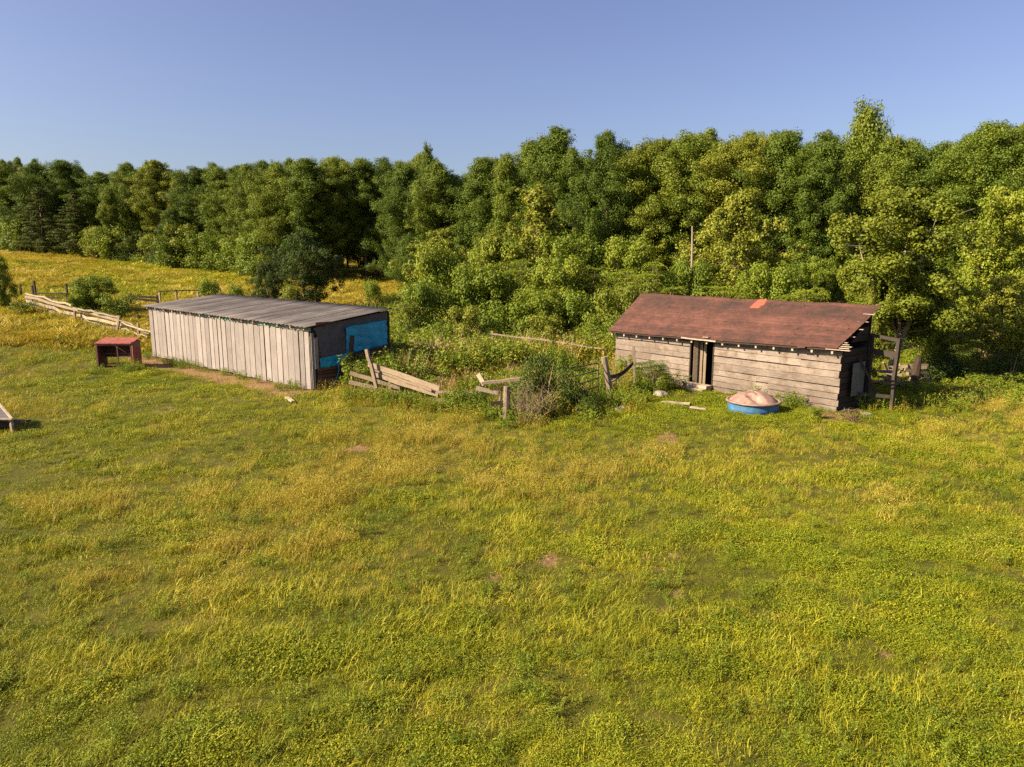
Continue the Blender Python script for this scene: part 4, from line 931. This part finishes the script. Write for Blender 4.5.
SRC['lightA'] = broadleaf(106, H=9, Rw=3.6, env='oval', nl=30000, ln=.165, limbs=52, clump=(.28, .6), leaf='leaf_light', trunk_r=.14, base=.08)
SRC['lightB'] = broadleaf(107, H=10, Rw=3.4, env='cone', nl=30000, ln=.16, limbs=60, clump=(.25, .55), leaf='leaf_light', trunk_r=.14, base=.04, rise=.6)
SRC['pine'] = conifer(108); SRC['cedar'] = broadleaf(109, H=6, Rw=2.9, env='oval', base=.02, nl=44000, ln=.11, limbs=95, clump=(.22, .45), leaf='leaf_dark', trunk_r=.12, rise=.5, shell=.3)
SRC['sapling'] = broadleaf(110, H=12, Rw=2.6, env='oval', nl=34000, ln=.14, limbs=40, clump=(.5, .95), trunk_r=.12, base=.35)
SRC['shrubA'] = shrub(120); SRC['shrubB'] = shrub(121, H=2.2, Rw=1.8, nl=6500, nc=32); SRC['shrubD'] = shrub(122, H=2.2, Rw=1.7, leaf='leaf_dark', nl=6500, ln=.10, nc=34)
SRC['shrubL'] = shrub(123, H=2.6, Rw=1.5, leaf='leaf_light', nl=6000, ln=.12, nc=28)
SRC['shrubT'] = shrub(124, H=4.2, Rw=2.4, nl=22000, ln=.13, nc=90, clump=(.22, .55)); SRC['sumac'] = sumac(130); SRC['sumacT'] = sumac(131, H=4.4, Rw=2.6, nt=34)
# the large pale-barked tree beside the barn
SRC['hero'] = spreading(140, H=12.5, Rw=6.0, nl=95000)
SRC['hero2'] = spreading(141, H=10, Rw=4.8, nl=46000, leaf='leaf_shrub', bark='bark', r0=.15, fork=.1)

FRONT = 'trees along the forest edge'
front = [ # kind, px, top, Y, width px, label
 ('oakB', 4, 160, 140, 44, 'dark tree cut by the left frame edge at the forest edge'),
 ('oakA', 30, 158, 136, 50, 'pale green rounded tree second from the left frame edge'),
 ('pine', 38, 186, 128, 42, 'loose spreading pine low in front of the leftmost forest trees'),
 ('oakC', 62, 156, 138, 46, 'yellow-green high-topped tree right of the loose spreading pine'),
 ('pine', 72, 188, 126, 40, 'brownish dark pine beside the yellow-green high-topped tree'),
 ('oakF', 92, 168, 130, 42, 'shorter dark tree under the skyline dip left of twin peaks'),
 ('oakE', 108, 184, 121, 34, 'small leafy tree at the field edge under the skyline dip'),
 ('oakD', 128, 158, 126, 50, 'left one of the twin peaked trees above the far field'),
 ('oakG', 153, 156, 122, 48, 'right one of the twin peaked trees above the far field'),
 ('oakE', 170, 205, 111, 40, 'low sunlit leafy tree at the far field corner'),
 ('oakD', 192, 162, 114, 54, 'broad bright tree over the right end of the far field'),
 ('oakB', 222, 162, 110, 46, 'dark column tree left of the sunlit tree wall'),
 ('oakD', 248, 158, 104, 50, 'tall leafy tree behind the cedar at the tree wall left end'),
 ('oakA', 272, 156, 98, 52, 'tall sunlit tree whose left flank glows above the cedars'),
 ('oakF', 303, 154, 97, 46, 'tall straight tree directly above the round cedar'),
 ('oakC', 330, 152, 99, 52, 'high-crowned tree left of the dark forest hollow'),
 ('oakC', 362, 153, 101, 52, 'high-crowned tree right above the dark forest hollow'),
 ('sapling', 427, 141, 96, 22, 'thin tree tip poking above the skyline left of centre'),
 ('oakD', 404, 158, 88, 62, 'broad oak whose left side overhangs the dark hollow'),
 ('oakA', 438, 156, 86, 58, 'full oak behind the pale shrubby tree right of the hollow'),
 ('oakF', 478, 152, 78, 48, 'dark narrow tree at the centre skyline dip'),
 ('oakE', 505, 146, 74, 60, 'tree stepping up the skyline left of the tallest centre peak'),
 ('oakF', 548, 119, 70, 58, 'tall forest tree with the highest peak near the centre'),
 ('oakA', 576, 140, 68, 52, 'leafy shoulder tree just right of the highest centre peak'),
 ('oakD', 610, 122, 66, 74, 'broad tall tree with double top above the long rail'),
 ('oakG', 655, 131, 65, 72, 'rounded tall tree left above the dead trunk'),
 ('oakC', 698, 124, 64, 82, 'big round-topped tree directly above the dead trunk'),
 ('oakG', 742, 128, 61, 74, 'tall tree above the bright red roof patch'),
 ('oakD', 785, 122, 60, 84, 'broad tall tree above the right half of barn roof'),
 ('oakB', 826, 124, 58, 62, 'dense tall tree left of the highest airy crown'),
 ('sapling', 868, 97, 60, 56, 'airy tree with the highest crown on the right skyline'),
 ('oakA', 893, 128, 58, 76, 'tree under and right of the highest airy crown'),
 ('oakC', 940, 134, 58, 84, 'flat-topped tree in the right skyline dip'),
 ('oakC', 990, 113, 54, 96, 'large domed tree at the right end of skyline'),
 ('oakD', 1035, 125, 52, 96, 'tree cut by the right frame edge on the skyline'),
]
NICK = ['dark edge-cut tree', 'pale green rounded tree', 'loose spreading pine', 'yellow-green high-topped tree', 'brownish pine', 'shorter dark tree', 'small leafy field-edge tree', 'left twin peaked tree', 'right twin peaked tree', 'low sunlit corner tree', 'broad bright field-end tree', 'dark column tree', 'tree left of the tree wall', 'tall sunlit flank tree', 'straight tree above the cedar', 'tree left of the hollow', 'tree above the hollow', 'thin skyline tip', 'oak overhanging the hollow', 'oak right of the hollow', 'narrow centre-dip tree', 'stepping centre tree', 'highest centre peak', 'shoulder of centre peak', 'double-topped tree', 'rounded tree left of dead trunk', 'round-topped tree over dead trunk', 'tall tree above roof patch', 'broad tree above barn roof', 'dense tree by airy crown', 'highest airy crown', 'tree right of airy crown', 'flat-topped right-dip tree', 'domed right-end tree', 'right edge-cut tree']
assert len(NICK) == len(front)
def nick(px): return NICK[min((i for i in range(len(front)) if front[i][0] != 'sapling'), key=lambda i: abs(front[i][1] - px))]
for kd, px, tp, Y, w, lb in front:
    tree_at(kd, 'pine_tree' if kd == 'pine' else 'forest_tree', px, tp, Y, w * 1.18, lb, 'tree', FRONT)
# rows deeper in the wood, seen only as crowns between and over the edge trees
def land(px):
    for lim, nm in ((110, 'above the left slope of the far field'), (240, 'above the right end of the far field'), (335, 'above the round cedar'), (400, 'above the dark hollow'), (500, 'above the pale shrubby tree'), (600, 'above the sumac thicket'), (720, 'around the dead trunk'), (860, 'above the barn roof'), (2000, 'above the pale-barked tree')):
        if px < lim: return nm
SKYL = [(0,157),(15,155),(50,157),(75,160),(88,170),(105,173),(118,160),(135,157),(150,155),(165,165),(180,162),(200,160),(225,158),(250,156),(300,155),(340,150),(370,152),(400,152),(420,148),(440,152),(462,163),(475,153),(505,152),(525,140),(545,120),(560,122),(572,138),(588,141),(600,125),(620,122),(632,140),(660,130),(700,122),(720,125),(740,122),(770,120),(800,122),(820,130),(850,125),(868,120),(885,126),(900,130),(930,133),(950,132),(975,118),(1000,112),(1024,112)]
rb = np.random.default_rng(77); edgeY = np.interp
ex = [f[1] for f in front if f[0] not in ('pine',)]; eY = [f[3] for f in front if f[0] not in ('pine',)]
o_ = np.argsort(ex); ex = np.array(ex)[o_]; eY = np.array(eY)[o_]
et = np.array([f[2] for f in front if f[0] not in ('pine',)])[o_]
for row, dY in enumerate((7, 15, 26)):
    px = -20 + row * 9.0
    while px < 1100:
        Yb = float(np.interp(px, ex, eY)); Y = Yb + dY + rb.uniform(-2, 2); wm = 6.6 * rb.uniform(.8, 1.2); wp = wm / Y * FPX; tp = max(np.interp(px + q * wp, *zip(*SKYL)) for q in (-.15, 0, .15)) + rb.uniform(-3, 14)
        tree_at(['oakA', 'oakB', 'oakD', 'oakC', 'oakE', 'oakF', 'oakG'][int(rb.integers(0, 7))], 'forest_tree', px, tp, Y, wp, ('forest tree one row behind the ', 'forest tree two rows behind the ', 'deepest forest tree behind the ')[row] + nick(px), 'tree', ('second row forest trees behind the ', 'third row forest trees behind the ', 'deepest forest trees behind the ')[row] + nick(px))
        px += wp * rb.uniform(.62, .85)
# understory at the forest's foot
US = 'bushes at the foot of the forest'
for i, px in enumerate(np.linspace(-8, 262, 26)):
    Y = float(np.interp(px, ex, eY)) - 3.5 + rb.uniform(-1, 1); p = G_at(px, Y); kd = ['shrubA', 'shrubB', 'shrubL', 'shrubD'][int(rb.integers(0, 4))]; s = rb.uniform(1.3, 2.4)
    place(kd, 'field_edge_bush', (p.x, p.y, p.z - .1), (s, s, s * 1.15), {'shrubA': 'green', 'shrubB': 'wide green', 'shrubL': 'yellow-green', 'shrubD': 'dark'}[kd] + ' bush at the foot of the ' + nick(px), 'bush', 'field edge bushes below the ' + nick(px) + ' ' + kd.replace('shrub', 'kind '), part='foliage', stem='stems')
for px, tp, Y, w, kd, lb in (
  (208, 281, 62, 34, 'shrubB', 'low bright bush at the left behind the board shed roof'), (232, 282, 61, 34, 'shrubA', 'low bright bush touching the dark cedar left of it'),):
    p = at(px, tp, Y); g = gz(p.x, p.y); d = SRC[kd]; sx = w / FPX * Y / d['W']; place(kd, 'bush', (p.x, p.y, g - .05), (sx, sx, max(.3, (p.z - g)) / d['H']), lb, 'bush', part='foliage', stem='stems')
def bush(kd, px, tp, Y, w, lb, name='bush', cat='bush', group=None):
    p = at(px, tp, Y); g = gz(p.x, p.y); d = SRC[kd]; sx = w / FPX * Y / d['W']
    return place(kd, name, (p.x, p.y, g - .05), (sx, sx, max(.25, (p.z - g)) / d['H']), lb, cat, group, part='foliage', stem='stems')
tree_at('cedar', 'cedar_tree', 301, 232, 62, 66, 'round dark cedar behind the middle of board shed roof')
tree_at('cedar', 'cedar_tree', 266, 262, 58, 34, 'small very dark cedar left of the round cedar')
bush('shrubL', 288, 284, 56, 22, 'yellow-green bush between the cedars at the roof edge')
bush('shrubT', -8, 254, 56, 36, 'dark round bush cut by the left frame edge', 'bush')
bush('shrubT', 93, 275, 55, 52, 'dark round bush beside the sagging slab fence'); bush('shrubA', 117, 290, 52, 34, 'lower green bush right of the dark round bush')
bush('shrubA', 22, 300, 52, 34, 'light leafy bush at the left end of slab fence'); bush('shrubB', 372, 282, 60, 26, 'small dark bush in the gold field under the hollow')
bush('shrubB', 78, 296, 54, 30, 'low leafy bush under the left side of the dark round bush')
tree_at('lightA', 'small_tree', 443, 228, 58, 88, 'pale shrubby tree right of the dark hollow')
tree_at('lightB', 'small_tree', 535, 184, 56, 104, 'pale pointed tree before the highest centre peak')
tree_at('lightA', 'small_tree', 738, 190, 50, 110, 'pale spreading tree behind the bright red roof patch')
tree_at('sapling', 'small_tree', 408, 232, 68, 30, 'slim young tree at the right rim of the hollow')
tree_at('lightB', 'small_tree', 492, 232, 54, 60, 'small light tree between the two pale trees')
tree_at('hero', 'pale_barked_tree', 910, 176, 31.5, 214, 'large yellow-green tree with pale trunk right of the barn', rz=0.0)
tree_at('hero2', 'leafy_tree', 1000, 176, 40, 130, 'yellow-green tree behind the right side of the pale-barked tree')
tree_at('hero2', 'leafy_tree', 815, 250, 42, 70, 'low leafy tree over the right end of barn ridge')
tree_at('lightA', 'small_tree', 878, 262, 30.5, 36, 'small leafy tree pressed against the open barn end')
tree_at('lightA', 'small_tree', 1008, 275, 33, 90, 'small bright leafy tree at the right frame edge')
TH = [('shrubB', 420, 284, 44, 56), ('shrubA', 452, 272, 46, 66), ('shrubT', 482, 262, 47, 84), ('sumacT', 522, 258, 48, 84), ('shrubT', 556, 256, 46, 90), ('sumacT', 588, 264, 47, 80), ('shrubL', 465, 306, 40, 50), ('shrubA', 500, 296, 42, 66), ('shrubT', 540, 288, 42, 70), ('shrubB', 575, 294, 42, 66), ('shrubL', 612, 286, 40, 56), ('sumacT', 655, 260, 42, 88), ('shrubT', 690, 259, 42, 66), ('shrubA', 600, 316, 38, 40), ('shrubL', 640, 282, 38, 50), ('shrubA', 620, 325, 36, 34), ('shrubB', 436, 250, 52, 60), ('shrubT', 566, 232, 54, 90), ('shrubL', 508, 262, 51, 60), ('sumac', 618, 258, 47, 66), ('shrubL', 410, 302, 43, 36), ('shrubL', 545, 314, 39, 46), ('sumac', 722, 272, 40, 66), ('shrubT', 770, 262, 41, 80), ('sumac', 806, 276, 38, 56), ('shrubT', 500, 238, 55, 80), ('shrubT', 625, 236, 53, 84)]
names = {'sumac': 'feathery', 'sumacT': 'tall feathery', 'shrubA': 'green leafy', 'shrubB': 'wide leafy', 'shrubL': 'yellow-green', 'shrubD': 'dark leafy', 'shrubT': 'tall rounded'}
def lm(px):
    for lim, nm in ((436, 'in the thicket right of the board shed'), (500, 'in the thicket below the pale shrubby tree'), (570, 'in the thicket below the pale pointed tree'), (634, 'in the thicket left of the barn roof'), (705, 'behind the left end of barn roof'), (1100, 'behind the right half of barn roof')):
        if px < lim: return nm
for kd, px, tp, Y, w in TH:
    bush(kd, px, tp, Y, w, names[kd] + ' bush ' + lm(px), 'sumac_bush' if 'sumac' in kd else 'thicket_bush', 'bush', names[kd] + ' bushes ' + lm(px))
bush('shrubD', 545, 350, 24.8, 76, 'large dark bush with dry stems beside the broken fence corner'); bush('shrubA', 470, 384, 25.3, 46, 'leafy green bush between the collapsed fence and broken corner')
bush('shrubD', 578, 388, 24.6, 50, 'low dark bush right under the tube gate'); bush('sumac', 652, 354, 28.6, 36, 'feathery bush against the left part of barn wall'); bush('shrubA', 612, 375, 30.5, 30, 'green bush at the left corner of the barn')
bush('shrubA', 432, 366, 29, 44, 'wide green bush above the collapsed board fence'); bush('shrubA', 625, 352, 32.5, 26, 'green bush climbing the left gable of barn')
bush('shrubA', 816, 404, 23.9, 20, 'small weed bush at the right end of barn wall'); bush('shrubD', 965, 384, 27.5, 80, 'dark bush added as shade under the pale-barked tree'); bush('shrubA', 1000, 372, 29, 70, 'green bush at the right frame edge under the trees')  # the dark-leaved bush is added to stand in for tree shade
bush('shrubT', 935, 325, 36, 50, 'leafy bush crowding behind the wood pile and lean-to'); bush('shrubD', 940, 350, 31.5, 70, 'dark bush added as shade right of the tall broken stump'); bush('shrubD', 1015, 350, 31, 60, 'dark bush under the small bright tree')  # dark leaves beside the stump are added to deepen the shade there
for kd, px, tp, Y, w, lb in (('shrubT', 900, 300, 46, 70, 'tall bush behind the open lean-to'), ('shrubT', 955, 305, 44, 80, 'tall shaded bush behind the tree stump'), ('shrubD', 925, 325, 41, 60, 'dark low bush added as shade behind the wood pile'), ('shrubT', 1010, 300, 45, 80, 'tall bush behind the small bright tree'), ('shrubD', 985, 335, 38, 60, 'dark low bush added as shade between stump and right frame edge'), ('shrubT', 870, 290, 50, 70, 'tall bush showing over the right roof end')):  # bushes added to darken the wood's foot; dark leaves stand in for shade
    bush(kd, px, tp, Y, w, lb)
for kd, px, tp, Y, w, lb in (('shrubL', 478, 340, 33, 30, 'yellow-green bush standing alone in the weedy paddock'), ('shrubA', 560, 342, 31, 36, 'green bush behind the large dark bush'), ('shrubD', 412, 322, 40, 22, 'small dark bush right of the tarp end of shed'), ('shrubA', 442, 318, 38, 26, 'small green bush in the weeds below the thicket')):
    bush(kd, px, tp, Y, w, lb)
def dry_stems():
    rng = np.random.default_rng(55); c = G(533, 424); m = MB()
    for k in range(60):
        a = rng.random() * 6.28; r = rng.random() * .5; b = Vector((r * cos(a), r * sin(a), 0)); h = rng.uniform(.5, 1.5); d = Vector((rng.normal(0, .45), rng.normal(0, .35), h))
        md = b + d * .5 + Vector((rng.normal(0, .08), 0, 0)); m.tube([b, md, b + d], [.007, .005, .002], 4, rng.random(), cap=False)
        for q in range(5):
            s0 = md.lerp(b + d, rng.random()); m.tube([s0, s0 + Vector((rng.normal(0, .2), rng.normal(0, .2), rng.uniform(.05, .3)))], [.004, .002], 3, rng.random(), cap=False)
    o = m.build('dry_shrub', M['twig'], None); o.location = c + Vector((-.2, .2, 0)); tag(o, 'bare dry brown stems at the front of the large dark bush', 'dry shrub')
dry_stems()

# few look-alikes: tell them apart by their order in the picture
same = {}
for o in bpy.data.objects:
    if 'label' in o.keys() and 'category' in o.keys(): same.setdefault(o['label'], []).append(o)
for lb, os_ in same.items():
    if 2 <= len(os_) <= 4 and len(lb.split()) <= 12 + 2 * (len(os_) == 2):
        os_.sort(key=lambda o: pix(*o.location)[0])
        for k, o in enumerate(os_):
            o['label'] = lb + (', ' + ('left one', 'right one')[k] if len(os_) == 2 else ', ' + ('first', 'second', 'third', 'fourth')[k] + ' from left') 
# a group of one is no group
from collections import Counter
cnt = Counter(o['group'] for o in bpy.data.objects if 'group' in o.keys())
for o in bpy.data.objects:
    if 'group' in o.keys() and cnt[o['group']] < 2: del o['group']
